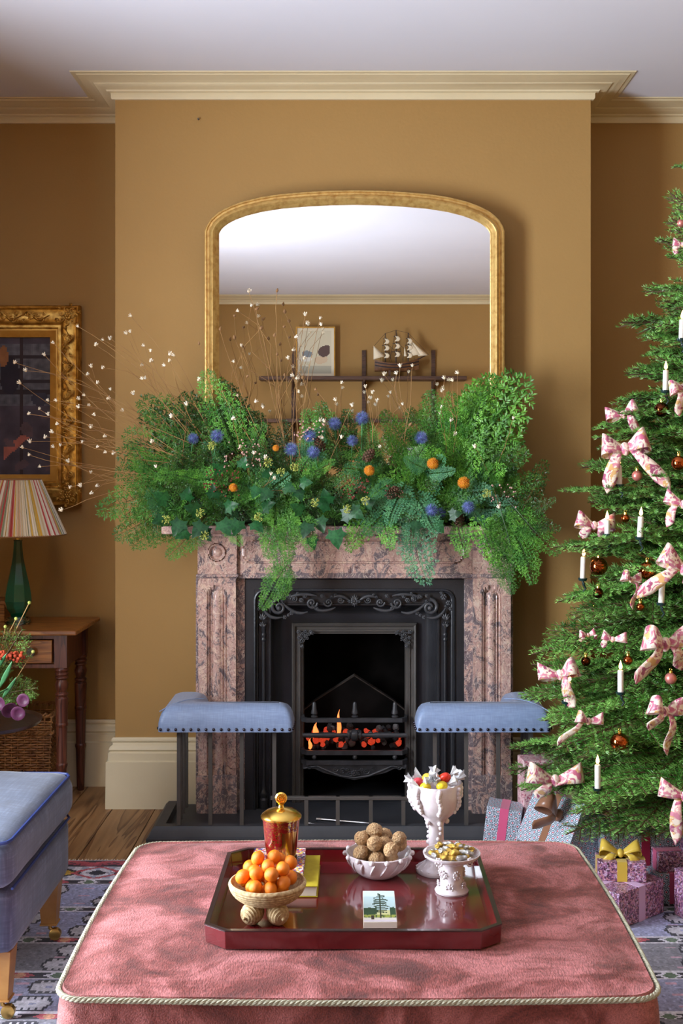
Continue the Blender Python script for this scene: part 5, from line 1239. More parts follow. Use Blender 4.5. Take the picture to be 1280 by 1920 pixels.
# ================================================================= FIR TREE
TXc, TYc = 1.335, 4.28
tree = thing('christmas_tree', 'tall bushy green fir christmas tree hung with candles, bows and baubles at right', 'christmas tree', (TXc, TYc, 0))
LCL = [.22, .34, .48, .64, .82]
fir = {L: [needle_mesh('branch', L, 10+i*3+k, [m_twig, m_needle]) for k in range(2)] for i, L in enumerate(LCL)}
MB().tube([(TXc, TYc, .06), (TXc, TYc, 1.4), (TXc, TYc, 3.02)], [.05, .035, .006], 12).build('trunk', m_twig, tree)
MB().lathe([(0, .012), (.16, .012), (.17, .02), (.12, .05), (.075, .06), (.075, .16), (.062, .16), (.06, .07), (0, .06)], 24, (TXc, TYc, 0)).build('stand', m_iron2, tree)
def RZt(z): return max(.04, .80*(1-(z-.25)/2.85)) if z > .25 else .80
def blocked(p):
    return (p.x < .80 and p.y > 4.53 and p.z < .62) or (p.x < 1.05 and p.y > 5.0) or p.y > 5.36 or p.z > 3.05 or (p.x < .62 and p.y < 3.22 and p.z < .6) or (p.x < .82 and p.y > 4.7 and p.z < 1.24)
nb = 0
def add_branch(a, b, roll=0):
    global nb
    L = (Vector(b)-Vector(a)).length; cl = min(LCL, key=lambda q: abs(q-L)); me = random.choice(fir[cl])
    o = place('branch', me, a, b, tree, roll, length=L/cl); nb += 1; return o
z = .42; az = 0
while z < 2.92:
    n_ = 10 if z < 1.8 else (8 if z < 2.5 else 6); Rr = RZt(z)
    for k in range(n_):
        az += 2.399963; zz = z+R(-.04, .04); rr_ = Rr*R(.84, 1.02); rise = R(.0, .16)*rr_ if zz > .9 else R(-.16, .10)*rr_
        if zz > 2.2: rise = R(.15, .5)*rr_
        a = Vector((TXc, TYc, zz)); b = a+Vector((rr_*math.cos(az), rr_*math.sin(az), rise))
        if any(blocked(a.lerp(b, t)) for t in (.5, .8, 1.0, 1.05)):
            b = a+Vector((rr_*.72*math.cos(az), rr_*.72*math.sin(az), rise))
            if any(blocked(a.lerp(b, t)) for t in (.5, .8, 1.0, 1.05)): continue
        if math.sin(az) > .55 and random.random() < .3: continue
        add_branch(a, b, R(-.3, .3))
    z += .125 if z < 1.9 else .15
for i in range(96):                                   # shorter inner branches that close the crown round the trunk
    az += 2.399963; zz = .45+2.35*i/96; rr_ = RZt(zz)*R(.50, .72); a = Vector((TXc, TYc, zz)); b = a+Vector((rr_*math.cos(az), rr_*math.sin(az), rr_*R(.1, .45)))
    if not blocked(b): add_branch(a, b, R(-.5, .5))
for (px, py, Y, dz_) in [(1163, 602, 4.2, .0), (1222, 635, 4.1, .02), (1240, 572, 4.25, -.05), (1256, 360, 4.25, -.15), (1259, 408, 4.2, -.1), (1256, 553, 4.2, 0), (1160, 748, 4.2, .03), (1170, 775, 4.05, .05),
        (1118, 818, 4.15, .03), (1090, 873, 4.2, .03), (1056, 916, 4.15, -.02), (1112, 800, 4.3, .1), (1037, 1021, 4.2, -.02), (1070, 1020, 4.0, .02), (1043, 1124, 4.15, .1), (1077, 1154, 4.0, .08), (1028, 1194, 4.15, .1), (994, 1222, 4.2, .12),
        (975, 1302, 4.35, .06), (1010, 1300, 4.1, .1), (950, 1395, 4.40, .02), (948, 1440, 4.38, .1), (966, 1470, 4.25, .12), (1000, 1480, 4.05, .14), (1020, 1345, 3.95, .1), (1040, 1400, 3.85, .1), (1005, 1478, 4.05, .1), (1080, 1520, 3.8, .12), (1150, 1560, 3.85, .1), (1200, 1545, 3.75, .12), (1250, 1565, 3.8, .1), (1110, 1500, 3.75, .1), (1060, 1560, 4.0, .1)]:
    b = P(px, py, Y); a = Vector((TXc, TYc, max(.34, b.z+dz_))); add_branch(a, b, R(-.25, .25))
def surf(px, py, k=.9):
    Y = 3.6
    while Y < TYc:
        q = P(px, py, Y)
        if math.hypot(q.x-TXc, q.y-TYc) < RZt(q.z)*k: return q
        Y += .01
    return P(px, py, TYc-.02)
# candles
def candle(px, py_f, py_b, label, tilt=0):
    q = surf(px, py_b, .93); h = (py_b-py_f)*q.y/F-.022
    c = thing('tree_candle', label, 'candle', q, (0, tilt, 0), 'white candles clipped to the tree')
    MB().lathe([(0, 0), (.0098, 0), (.0098, h), (.007, h+.002), (0, h+.001)], 14).build('wax', m_wax, c, world=False, loc=(0, 0, 0))
    MB().tube([(0, 0, h), (0, 0, h+.007)], .0008, 5).build('wick', m_soot, c, world=False, loc=(0, 0, 0))
    MB().lathe([(0, 0), (.004, .002), (.0064, .008), (.0048, .017), (.0018, .026), (0, .031)], 10, (0, 0, h+.004)).build('flame', m_flame, c, world=False, loc=(0, 0, 0))
    MB().lathe([(0, -.004), (.013, -.004), (.016, .001), (.017, .006), (.0145, .004), (.0095, .001), (.0095, .010), (.0088, .010), (.0088, 0)], 14).tube([(0, 0, -.003), (.004, 0, -.018), (.012, 0, -.03), (.004, 0, -.042)], [.004, .005, .004, .003], 6).ball((.004, -.004, -.014), .005, 8, 6).build('clip', m_clip, c, world=False, loc=(0, 0, 0))
candle(1247, 683, 735, 'lit white candle nearest the tree top, in front of the wall', .02)
candle(1161, 862, 911, 'white candle below the large bow on the upper left branches', -.02)
candle(1199, 957, 1010, 'lit white candle in the middle of the tree right of the low bow', .05)
candle(1138, 964, 1004, 'lit white candle just right of the pink bow on the left side')
candle(1092, 1033, 1087, 'lit white candle on the left edge beside the big copper bauble', .04)
candle(1239, 1083, 1133, 'lit white candle in front of the amber bauble at right', .05)
candle(1163, 1245, 1300, 'lit white candle below the small orange bauble, lower middle')
candle(1061, 1268, 1318, 'lit white candle beside the bow above the blue fender seat', .14)
candle(1120, 1422, 1480, 'lowest lit white candle, just above the wrapped presents')
candle(1277, 588, 638, 'white candle at the right frame edge high on the tree', .04)
# baubles
def bauble(px, py, rpx, m, label, k=.88):
    q = surf(px, py, k); r = rpx*q.y/F; b = thing('bauble', label, 'bauble', q, group='glass baubles on the tree')
    MB().ball((0, 0, 0), r, 24, 16).build('glass_ball', m, b, world=False, loc=(0, 0, 0))
    MB().lathe([(.0055, r-.001), (.0055, r+.006), (0, r+.007)], 10).tube([(.004*math.cos(t), 0, r+.010+.004*math.sin(t)) for t in np.linspace(0, 2*PI, 9)], .0006, 4).build('cap', m_gold, b, world=False, loc=(0, 0, 0))
for a in [(1272, 868, 14, m_copper, 'copper bauble at the right frame edge in the upper tree'), (1122, 1062, 17, m_copper, 'large shiny copper bauble beside the candle on the left edge'), (1213, 1070, 17, m_copper, 'amber copper bauble behind the candle at right middle'),
          (1121, 1112, 10, m_dcopper, 'small dark bronze bauble under the large copper one'), (1114, 1151, 9, m_pinkbb, 'small matt pink bauble low on the left side'), (1194, 892, 10, m_pinkbb, 'small pink bauble hanging right of the long bow tail'),
          (1098, 1240, 9, m_dcopper, 'small bronze bauble between two bows at lower left'), (1177, 1238, 9, m_copper, 'small orange bauble just above the lower middle candle'), (1161, 1392, 18, m_copper, 'large copper bauble above the lowest candle'),
          (1240, 768, 14, m_dcopper, 'dark bronze bauble under the topmost candle'), (1257, 1272, 11, m_pinkbb, 'pink bauble beside the wide bow at right'), (1200, 1138, 8, m_copper, 'tiny copper bauble among the middle branches'), (1172, 972, 8, m_copper, 'tiny copper bauble left of the middle candle'), (1277, 418, 8, m_pinkbb, 'pink bauble at the frame edge near the tree top')]: bauble(*a)
# bows
def bow(q, size, label, m=m_bow, tilt=0, tails=(.9, .75), spread=(.35, .5), loops=(1, 1), yaw=0, group='floral ribbon bows on the tree', name='ribbon_bow', parent=None, wd=.33, lie=0):
    if parent is None: t = thing(name, label, 'bow', q, (lie, tilt, yaw), group)
    else:
        t = bpy.data.objects.new('bow', None); COL.objects.link(t); t.parent = parent; t.location = q; t.rotation_euler = (lie, tilt, yaw)
    S_ = size/2
    def b_(nm, mb): return mb.build(nm, m, t, world=False, loc=(0, 0, 0), smooth=60, solid=.0008)
    for s, k in ((-1, loops[0]), (1, loops[1])):
        pts, ws, wds = [], [], []
        for u in np.linspace(0, 1, 15):
            an = .42*s; xx = s*S_*k*(math.sin(PI*u)**.8); yy = -.30*S_*math.sin(2*PI*u)-.004; zz = .30*S_*math.sin(PI*u)*k+(.10*S_*math.sin(2*PI*u))
            pts.append((xx, yy, zz)); ws.append(size*wd*(.30+.85*math.sin(PI*u)**.7)); wds.append((-.18*s*math.sin(PI*u), .25*math.cos(PI*u), 1))
        b_('loop', MB().strip(pts, ws, wds))
    for s, L_, sp in ((-1, tails[0], spread[0]), (1, tails[1], spread[1])):
        if L_ <= 0: continue
        pts, ws = [], []
        for u in np.linspace(0, 1, 9): pts.append((s*(.02+sp*S_*2*L_*u*(1-.15*u))*1.0, -.006-.10*S_*math.sin(u*PI)-.012*math.sin(u*6), -L_*size*.95*u**1.05)); ws.append(size*wd*(.32+.42*min(1, u*2.2)) if u < .80 else size*wd*(.74-.70*(u-.8)/.2))
        b_('tail', MB().strip(pts, ws, (1, 0, .25*s)))
    k_ = MB().ball((0, -.006, 0), size*.095, 12, 8, (.9, .8, 1.25)); b_ = k_.build('knot', m, t, world=False, loc=(0, 0, 0))
    return t
for (px, py, sp_, lab, kw) in [
    (1168, 842, 100, 'largest pink floral bow with long tails on the upper left branches', dict(tilt=-.15, tails=(.75, .85), spread=(.5, .75))),
    (1165, 778, 62, 'small pink floral bow above the largest bow, upper left', dict(tails=(.0, .7), spread=(.3, .1))),
    (1110, 985, 72, 'pink floral bow beside a lit candle on the left side', dict(tails=(.35, .3), tilt=.1)),
    (1176, 1085, 48, 'small narrow floral bow with one long tail in the tree middle', dict(tails=(0, 1.1), spread=(.1, .15), tilt=.2)),
    (1240, 1205, 108, 'wide pink floral bow at the right above the pink bauble', dict(tails=(.65, .45), spread=(.8, .7))),
    (1048, 1262, 82, 'pink floral bow hanging by the candle above the blue fender seat', dict(tails=(0, .85), spread=(.2, -.05), tilt=-.25)),
    (1238, 1330, 82, 'pink floral bow with long forked tails at the lower right', dict(tails=(.45, .95), spread=(.6, .2), tilt=.2)),
    (1277, 945, 66, 'floral bow cut by the right frame edge, mid height', dict(tails=(.7, .3))),
    (1278, 1065, 100, 'large floral bow at the right frame edge behind a candle', dict(tails=(.8, .3), spread=(.7, .3))),
    (1276, 728, 66, 'floral bow at the right frame edge beside the top candle', dict(tails=(.7, .3))),
    (1145, 1196, 46, 'small pink bow half hidden in the lower middle branches', dict(tails=(.4, 0))),
    (1098, 1348, 56, 'small pink bow with one thin tail above the lowest candle', dict(tails=(.9, 0), spread=(.9, 0))),
    (1280, 1488, 90, 'floral bow with looping tail low at the right frame edge', dict(tails=(1.0, .5), spread=(.1, .2))),
    (1276, 462, 40, 'small floral bow near the tree top at the frame edge', dict(tails=(.4, .3))),
    (1098, 1188, 34, 'tiny pink bow hidden behind branches left of centre', dict(tails=(.3, .3)))]:
    q = surf(px, py, .98); kw.setdefault('tilt', R(-.35, .35)); kw.setdefault('yaw', R(-.6, .6)); kw.setdefault('loops', (R(.75, 1.05), R(.75, 1.05))); bow(q+Vector((0, -.03, 0)), sp_*q.y/F*1.08, lab, **kw)

# ================================================================= PRESENTS
def gift(label, c, dims, yaw, m, mr, z=0, rx=0, ry=0, bands='xy', bowsz=.1, m2=None, face=None, name='wrapped_present'):
    t = thing(name, label, 'present', (c[0], c[1], z), (rx, ry, yaw), 'wrapped presents under the tree'); a, b, h = [q/2 for q in dims]; h *= 2
    MB().box(-a, a, -b, b, .0, h).build('wrapped_box', m, t, world=False, loc=(0, 0, 0), uv=True, bevel=.002)
    rw, e = .016, .0012
    mb = MB()
    if 'x' in bands: mb.box(-a-e, a+e, -rw, rw, -.0006, h+e)
    if 'y' in bands: mb.box(-rw, rw, -b-e, b+e, -.0006, h+e)
    mb.build('ribbon', mr, t, world=False, loc=(0, 0, 0))
    if bowsz: bow(Vector((0, -.0, h+.012)) if face is None else Vector(face), bowsz, None, mr, parent=t, tails=(.45, .45), spread=(.9, .9), lie=-.6 if face is None else 0, wd=.30)
    return t
gift('large purple floral present with lilac ribbon, in front beside the ottoman', (.865, 3.85), (.23, .20, .111), .68, m_purple, m_rib_l, .008, bowsz=0)
gift('small purple floral present with gold bow on top of the larger one', (.878, 3.86), (.155, .10, .062), -.10, m_purple, m_rib_y, .1206, bowsz=.13)
gift('large box in geometric paper with crimson ribbon under the branches', (.995, 4.17), (.31, .20, .19), .2, m_geo, m_rib_r, .008, bowsz=.14, bands='y')
gift('large tilted box in blue geometric paper with bronze satin bow', (.745, 4.18), (.25, .26, .20), .55, m_geo, m_rib_b, .065, ry=.50, rx=.0, bowsz=.19, bands='x', face=(-.14, -.04, .13))
gift('small blue geometric present with pink ribbon leaning by the fender', (.545, 4.38), (.13, .12, .20), -.2, m_geo, m_rib_p, .008, ry=.12, bowsz=0, bands='y')
gift('tall pink floral present standing behind under the lowest branch', (.71, 4.43), (.16, .10, .36), .1, m_pinkpap, m_rib_p, .008, bowsz=0, bands='')
gift('small blue geometric present with pink ribbon right of the gold bow', (1.06, 3.965), (.12, .09, .10), .25, m_geo, m_rib_p, .008, bowsz=0, bands='y')
gift('small red floral present with pink ribbon stacked on a blue one', (1.06, 3.965), (.085, .07, .065), .1, m_purple, m_rib_p, .1095, bowsz=0, bands='x')
gift('tall purple floral present standing at the right frame edge', (1.235, 4.08), (.17, .13, .34), .3, m_purple, m_rib_y, .008, bowsz=0, bands='')
gift('purple floral present with wide gold bow at the right frame edge', (1.165, 3.80), (.20, .14, .15), .35, m_purple, m_rib_y, .008, bowsz=.19, bands='y')
q = P(1040, 1463, 4.02); bow(q, .19, 'large pink floral bow on the tall pink present by the fender', tails=(.35, .1), spread=(.7, .4), group=None)

# ================================================================= POSY ON THE ROUND TABLE
pos = thing('flower_posy', 'loose posy of fir sprigs, orange berries and purple petals at the left frame edge', 'flowers', (VX_, VY_, RZ+.02))
base_ = Vector((VX_, VY_, RZ+.10))
for (px, py) in [(42, 1180), (70, 1290), (25, 1308), (15, 1240), (-20, 1200)]:
    b = P(px, py, 3.93); L = (b-base_).length; a = base_.lerp(b, .45); MB().tube([base_, a], .002, 5).build('stem', m_fernC, pos)
    o = place('fir_sprig', fir[.22][0], a, b, pos, R(0, 3), length=(b-a).length/.22)
for (pts_) in [[(30, 1160), (5, 1210)], [(55, 1130), (20, 1200)], [(62, 1222), (20, 1290)], [(10, 1175), (0, 1230)]]:
    a = P(*pts_[0], 3.95); MB().tube([base_, P(*pts_[1], 3.95), a], .0014, 5).build('stem', m_stem, pos); MB().ball(a, .006, 8, 6).build('seed_head', m_ivyfl, pos)
mo = mat('orange_flower', rgb(200, 80, 40), rgb(150, 50, 30), rough=.6, ns=80)
mb = MB()
for k in range(60): q = P(R(-5, 48), R(1222, 1240), R(3.90, 3.98)); mb.ball(q, R(.004, .008), 7, 5)
mb.build('berry_cluster', mo, pos)
mp_ = mat('purple_petal', rgb(112, 54, 92), rgb(80, 34, 64), rough=.5, ns=30, sheen=.3); leafv = []
def petal(c, r, tilt, m, par, nm='petal'):
    mb = MB(); vs = [(0, 0, 0)]; N_ = 14
    for j in (1, 2):
        for k in range(N_): a = 2*PI*k/N_; rr_ = r*j/2; vs.append((rr_*math.cos(a), -.25*rr_*rr_/r*2, rr_*math.sin(a)))
    fs = [(0, 1+k, 1+(k+1) % N_) for k in range(N_)]+[(1+k, 1+N_+k, 1+N_+(k+1) % N_, 1+(k+1) % N_) for k in range(N_)]
    mb.add(vs, fs); return mb.build(nm, m, par, world=False, loc=Vector(c)-wloc(par), rot=tilt, solid=.0008)
for (px, py, r) in [(18, 1328, .028), (45, 1312, .022), (35, 1336, .024), (4, 1318, .022)]: petal(P(px, py, 3.9), r, (R(-.4, .4), R(-.5, .5), R(-.5, .5)), mp_, pos)
mlf = mat('posy_leaf', rgb(60, 120, 70), rgb(90, 150, 100), rough=.4, ns=20)
for (px, py, px2, py2) in [(0, 1290, 22, 1240), (5, 1310, 30, 1270), (-10, 1260, 12, 1225), (0, 1300, 14, 1290)]:
    a, b = P(px, py, 3.92), P(px2, py2, 3.9); MB().strip([a.lerp(b, t) for t in np.linspace(0, 1, 6)], [.002, .018, .024, .022, .014, .002], (1, 0, .4)).build('leaf', mlf, pos, solid=.0006)

# ================================================================= MANTEL GARLAND
fA = [fern_mesh('frond', 40+i, [m_fernC, m_fernA], nside=17, wid=.34, nsub=8, leaf=.034, lw=.0095, nl=9, flat=.5) for i in range(4)]
fB = [fern_mesh('frond', 50+i, [m_fernC, m_fernB], nside=17, wid=.38, nsub=8, leaf=.032, lw=.0095, nl=10, flat=.25) for i in range(3)]
fD = [fern_mesh('frond', 60+i, [m_fernC, m_fernD], nside=11, wid=.42, nsub=6, leaf=.050, lw=.017, nl=7, flat=.4, ang=48) for i in range(3)]
fC = [fern_mesh('frond', 70+i, [m_twig, m_fernC], nside=11, wid=.34, nsub=6, leaf=.044, lw=.020, nl=6, flat=.8, ang=48) for i in range(3)]
mb = MB(); N_ = 40; vs, fs = [], []
for i in range(N_+1):
    t = i/N_; xx = -.63+1.30*t; en = max(.12, math.sin(PI*min(1, max(0, t)))**.35)
    for k in range(12):
        a = 2*PI*k/12; r = 1+.35*noise.noise(Vector((xx*9, math.cos(a)*2, math.sin(a)*2)))
        vs.append((xx, 4.885+.065*r*en*math.cos(a), max(1.2235, 1.275+.058*r*en*math.sin(a))))
for i in range(N_):
    for k in range(12): fs.append((i*12+k, i*12+(k+1) % 12, (i+1)*12+(k+1) % 12, (i+1)*12+k))
fs += [tuple(range(12))[::-1], tuple(N_*12+k for k in range(12))]
m_moss = mat('moss', rgb(30, 48, 22), rgb(48, 66, 30), rough=.95, ns=40, bump=.01, bs=60)
tag(mb.add(vs, fs).build('moss_bed', m_moss), 'dark green moss bed lying along the mantelshelf under the garland', 'moss')
LBL = {'A': ('asparagus_fern', 'feathery asparagus fern {}', 'fern'), 'B': ('plumosa_fern', 'blue green plumosa fern {}', 'fern'), 'D': ('bright_fern', 'bright green fern {}', 'fern'), 'C': ('evergreen_sprig', 'dark evergreen sprig {}', 'foliage')}
MSH = {'A': fA, 'B': fB, 'C': fC, 'D': fD}
def zone(px, py):
    h = 'far left end' if px < 290 else ('left end' if px < 400 else ('left of centre' if px < 520 else ('centre' if px < 660 else ('right of centre' if px < 800 else ('right end' if px < 930 else 'far right end')))))
    v = 'hanging low' if py > 1000 else ('at shelf height' if py > 930 else ('in the body' if py > 850 else ('near the top' if py > 780 else 'topmost')))
    return v+', '+h+' of garland'
def heading(a, b):
    t = math.degrees(math.atan2(a[1]-b[1], b[0]-a[0])) % 360
    return 'pointing '+['right', 'up right', 'up', 'up left', 'left', 'down left', 'down', 'down right'][int((t+22.5)//45) % 8]
def frond(k, r0, t0, Y0=4.86, Y1=4.76, roll=None):
    nm, lb, ct = LBL[k]; z_ = zone(*t0); a, b = P(r0[0], r0[1], Y0), P(t0[0], t0[1], Y1)
    upv = Vector((0, -1, 0))+Vector((R(-.3, .3), 0, R(.0, .5)))
    return tag(place(nm, random.choice(MSH[k]), a, b, None, R(-.35, .35) if roll is None else roll, upv), lb.format(heading(r0, t0)+', '+z_), ct, nm.replace('_', ' ')+' fronds in the garland')
L_ = [('A', (400, 900), (182, 938)), ('A', (370, 930), (216, 998)), ('A', (380, 950), (248, 1012)), ('A', (400, 960), (312, 1042)), ('A', (400, 900), (222, 878)), ('A', (410, 890), (230, 815)), ('C', (420, 880), (225, 850)), ('C', (430, 870), (262, 780)),
      ('C', (430, 860), (300, 758)), ('A', (430, 880), (300, 800)), ('C', (450, 870), (345, 745)), ('A', (450, 860), (270, 742)), ('A', (440, 860), (385, 702)), ('C', (450, 860), (420, 722)), ('A', (450, 850), (415, 740)), ('C', (470, 870), (460, 770)), ('A', (430, 900), (260, 860)),
      ('C', (480, 870), (480, 775)), ('C', (500, 880), (530, 790)), ('A', (430, 930), (250, 905)), ('A', (380, 960), (255, 955)), ('A', (420, 930), (330, 850)),
      ('D', (860, 880), (985, 715)), ('D', (860, 890), (968, 705)), ('D', (850, 880), (930, 715)), ('D', (860, 890), (985, 790)), ('D', (870, 900), (985, 850)), ('D', (870, 900), (975, 918)), ('D', (840, 880), (890, 735)), ('A', (850, 870), (850, 745)), ('A', (840, 870), (810, 735)),
      ('D', (850, 870), (940, 760)), ('D', (830, 870), (900, 800)), ('A', (820, 870), (780, 765)), ('A', (860, 890), (950, 830)), ('A', (880, 930), (1012, 900)), ('A', (790, 880), (730, 770)), ('A', (640, 880), (600, 762)), ('C', (640, 880), (650, 775)), ('A', (600, 880), (570, 770)), ('A', (700, 880), (690, 790)),
      ('D', (860, 870), (920, 740)), ('D', (880, 900), (960, 880))]
for k, a, b in L_: frond(k, a, b, R(4.84, 4.90), R(4.74, 4.86))
H_ = [('A', (520, 930), (520, 1068)), ('A', (530, 950), (500, 1040)), ('A', (540, 960), (545, 1050)), ('A', (540, 1060), (488, 1138)), ('A', (535, 1050), (530, 1120)), ('B', (760, 930), (795, 1092)), ('B', (740, 930), (690, 1000)), ('B', (760, 900), (730, 980)), ('B', (770, 920), (820, 990)),
      ('B', (740, 900), (700, 930)), ('D', (700, 950), (655, 1028)), ('D', (720, 960), (730, 1025)), ('D', (860, 970), (870, 1040)), ('D', (890, 960), (930, 1055)), ('A', (920, 960), (985, 1050)), ('A', (940, 950), (970, 1100)), ('A', (930, 960), (950, 1080)), ('A', (950, 940), (1050, 1030)), ('A', (940, 950), (1020, 1010)),
      ('A', (420, 970), (450, 1020)), ('A', (560, 950), (580, 1030)), ('B', (800, 880), (760, 860)), ('B', (780, 940), (770, 1030)), ('A', (960, 980), (1000, 1090)), ('C', (960, 960), (1048, 985)), ('C', (980, 960), (1022, 870)), ('C', (990, 960), (1035, 935)), ('B', (800, 890), (850, 880)), ('A', (930, 1030), (960, 1110))]
for k, a, b in H_: frond(k, a, b, R(4.72, 4.78), R(4.66, 4.71))
for i in range(128):                                  # body fill
    px = R(300, 960); k = random.choice('AAACCB') if px < 760 else random.choice('AADDCB'); ry = R(885, 975); an = R(-.2, PI+.2); ln = R(55, 105); tx_, ty_ = px+ln*math.cos(an)*1.1, ry-ln*math.sin(an)*.95
    if 560 < tx_ < 770: ty_ = max(ty_, 800)
    if tx_ < 235 or tx_ > 990: continue
    frond(k, (px, ry), (tx_, ty_), R(4.80, 4.88), R(4.70, 4.78))
# ivy
lf = MB(); out = [(0, 0), (-.02, -.18), (-.14, -.34), (.10, -.36), (.30, -.56), (.42, -.34), (.64, -.26), (.82, -.13), (1.0, 0), (.82, .13), (.64, .26), (.42, .34), (.30, .56), (.10, .36), (-.14, .34), (-.02, .18)]
lz = lambda x, y: .10*math.sin(x*3)-.55*y*y+.12*abs(y)
lf.add([(.38, 0, lz(.38, 0)-.0)]+[(x, y, lz(x, y)) for x, y in out], [(0, 1+i, 1+(i+1) % 16) for i in range(16)]); ivy_me = lf.mesh('leaf', m_ivy, 60)
def umbel(c, r, par, m=None):
    mb = MB()
    for k in range(26):
        d = Vector((R(-1, 1), R(-1, .4), R(-1, 1))).normalized(); e = Vector(c)+d*r*R(.8, 1); mb.tube([c, e], .0006, 3, cap=False); mb.ball(e, .0026, 6, 4)
    return mb.build('flower_head', m or m_ivyfl, par)
IV = [('left', (330, 955), [(305, 935, .10, 2.6), (335, 985, .11, -2.0), (350, 930, .09, 1.3), (300, 975, .08, -2.8)], (311, 974)),
      ('left over the marble corner', (400, 960), [(375, 990, .11, -2.2), (420, 985, .11, -1.0), (400, 925, .09, 1.6), (430, 950, .09, .3), (365, 955, .10, 2.9)], (375, 962)),
      ('above the left corner block', (360, 985), [(345, 1000, .09, -2.6), (385, 1000, .09, -.9)], (383, 1004)),
      ('left of centre', (460, 960), [(445, 985, .10, -1.9), (480, 985, .09, -.8), (500, 950, .09, .4)], (485, 970)),
      ('centre', (590, 960), [(575, 990, .10, -1.9), (605, 945, .11, .9), (560, 955, .09, 2.6), (600, 980, .10, -1.2), (585, 1015, .08, -1.3)], (591, 942)),
      ('centre hanging over the frieze', (625, 970), [(630, 1005, .12, -1.4), (650, 965, .10, .1), (612, 935, .10, 1.8)], (651, 954)),
      ('beside the centre ivy', (665, 950), [(665, 960, .10, -.6), (690, 945, .08, .5)], (685, 939)),
      ('right', (800, 970), [(780, 985, .08, -1.9), (820, 985, .09, -.9), (850, 965, .08, .2)], (912, 925)),
      ('top left', (440, 880), [(455, 870, .08, 1.2), (410, 880, .08, 2.4)], (398, 836)),
      ('centre left upper', (520, 900), [(540, 915, .08, -.4), (500, 925, .09, -2.2)], (527, 884)), ('centre upper', (550, 900), [(570, 905, .08, 0), (560, 925, .08, -1.2)], (552, 876)), ('upper left middle', (490, 900), [(480, 920, .08, -2), (500, 890, .07, 1.2)], (503, 867))]
for lab, r0, leaves, fh in IV:
    a = P(r0[0], r0[1], 4.80); t = thing('ivy_sprig', 'glossy ivy sprig with green flower head, %s of the garland' % lab, 'ivy', a, group='ivy sprigs in the garland')
    mb = MB(); ends = []
    for (px, py, sz_, an) in leaves: e = P(px, py, R(4.69, 4.73)); mb.tube([a, a.lerp(e, .5)+Vector((0, -.02, .01)), e], .0016, 5); ends.append((e, sz_, an))
    f = P(fh[0], fh[1], 4.68); mb.tube([a, f], .0013, 5); mb.build('stem', m_fernC, t)
    for e, sz_, an in ends:
        o = link('leaf', ivy_me, t); d = Vector((math.cos(an), -.25, math.sin(an))).normalized(); upv = Vector((R(-.3, .3), -1, R(.0, .5))); upv = (upv-d*upv.dot(d)).normalized(); y_ = upv.cross(d)
        o.rotation_mode = 'QUATERNION'; o.rotation_quaternion = Matrix((d, y_, upv)).transposed().to_quaternion(); o.location = e-d*sz_*.2-wloc(t); o.scale = (sz_*.68,)*3
    umbel(f, .019, t)
def spiky(name, m, r, n, wd, ln, seed, core=.5):
    rnd = np.random.RandomState(seed); mb = MB().ball((0, 0, 0), r*core, 12, 8, (1, 1, 1.1)); 
    for k in range(n):
        z = 1-2*(k+.5)/n; ph = k*2.39996; q = math.sqrt(1-z*z); d = Vector((q*math.cos(ph), q*math.sin(ph), z)); u = d.orthogonal().normalized()*wd; w_ = d.cross(u).normalized()*wd; b = d*r*core*.9; e = d*r*rnd.uniform(.85, 1.05)
        mb.add([b+u, b-u*.5+w_*.86, b-u*.5-w_*.86, e], [(0, 1, 3), (1, 2, 3), (2, 0, 3)])
    return mb.mesh(name, m, 0)
th_me = spiky('thistle_head', m_thistle, .031, 170, .0016, 1, 1, .48); ye_me = spiky('pincushion_head', m_yellow, .025, 190, .0020, 1, 2, .68)
th_col = spiky('thistle_collar', m_fernB, .034, 22, .0022, 1, 3, .2)
TH = [(407, 817, 'above the left ivy'), (545, 842, 'left of the paired thistles in the middle'), (587, 848, 'lower of the pair in the middle'), (580, 817, 'upper of the pair in the middle'), (627, 794, 'standing against the mirror right of the pair'), (679, 783, 'highest, standing up against the mirror'), (660, 826, 'small and dark under the highest one'), (789, 821, 'above the white vase'), (809, 957, 'lowest, left of the right hand pair'), (878, 951, 'low at the right above the frieze end'), (362, 822, 'dim one deep in the left ferns'), (826, 962, 'half hidden between the low pair')]
for i, (px, py, w_) in enumerate(TH):
    Y = 4.72 if i not in (4, 5, 6, 7, 10, 11) else 4.80; q = P(px, py, Y); t = thing('sea_holly', 'spiky blue thistle head %s in the garland' % w_, 'thistle', q, group='blue thistles in the garland')
    s_ = .9 if i in (6, 10, 11) else 1.05
    link('flower_head', th_me, t, world=False, scale=s_, rot=(R(0, 3), R(0, 3), 0)); root = Vector((q.x+R(-.04, .04), 4.86, max(1.24, q.z-.16))) if q.z > 1.28 else Vector((q.x, 4.84, 1.26))
    MB().tube([(0, 0, 0), (root-q)*.5+Vector((0, -.01, .0)), root-q], .0018, 5).build('stem', m_fernB, t, world=False, loc=(0, 0, 0))
    link('collar', th_col, t, world=False, scale=s_)
for (px, py, w_, s_) in [(692, 882, 'left of centre right, beside the berries', 1), (811, 869, 'under the white vase', 1.1), (869, 905, 'above the low right thistle', 1.15), (517, 840, 'small one left of the blue thistles', .62), (437, 914, 'rusty one above the left ivy', .8)]:
    q = P(px, py, 4.715); t = thing('pincushion_flower', 'round yellow orange pincushion flower, %s in the garland' % w_, 'flower', q, group='yellow pincushion flowers in the garland'); link('flower_head', ye_me, t, world=False, scale=s_)
    MB().tube([(0, 0, 0), (R(-.03, .03), .08, -.05), (R(-.03, .03), .13, -.10 if q.z > 1.36 else -.03)], .0022, 5).build('stem', m_fernC, t, world=False, loc=(0, 0, 0))
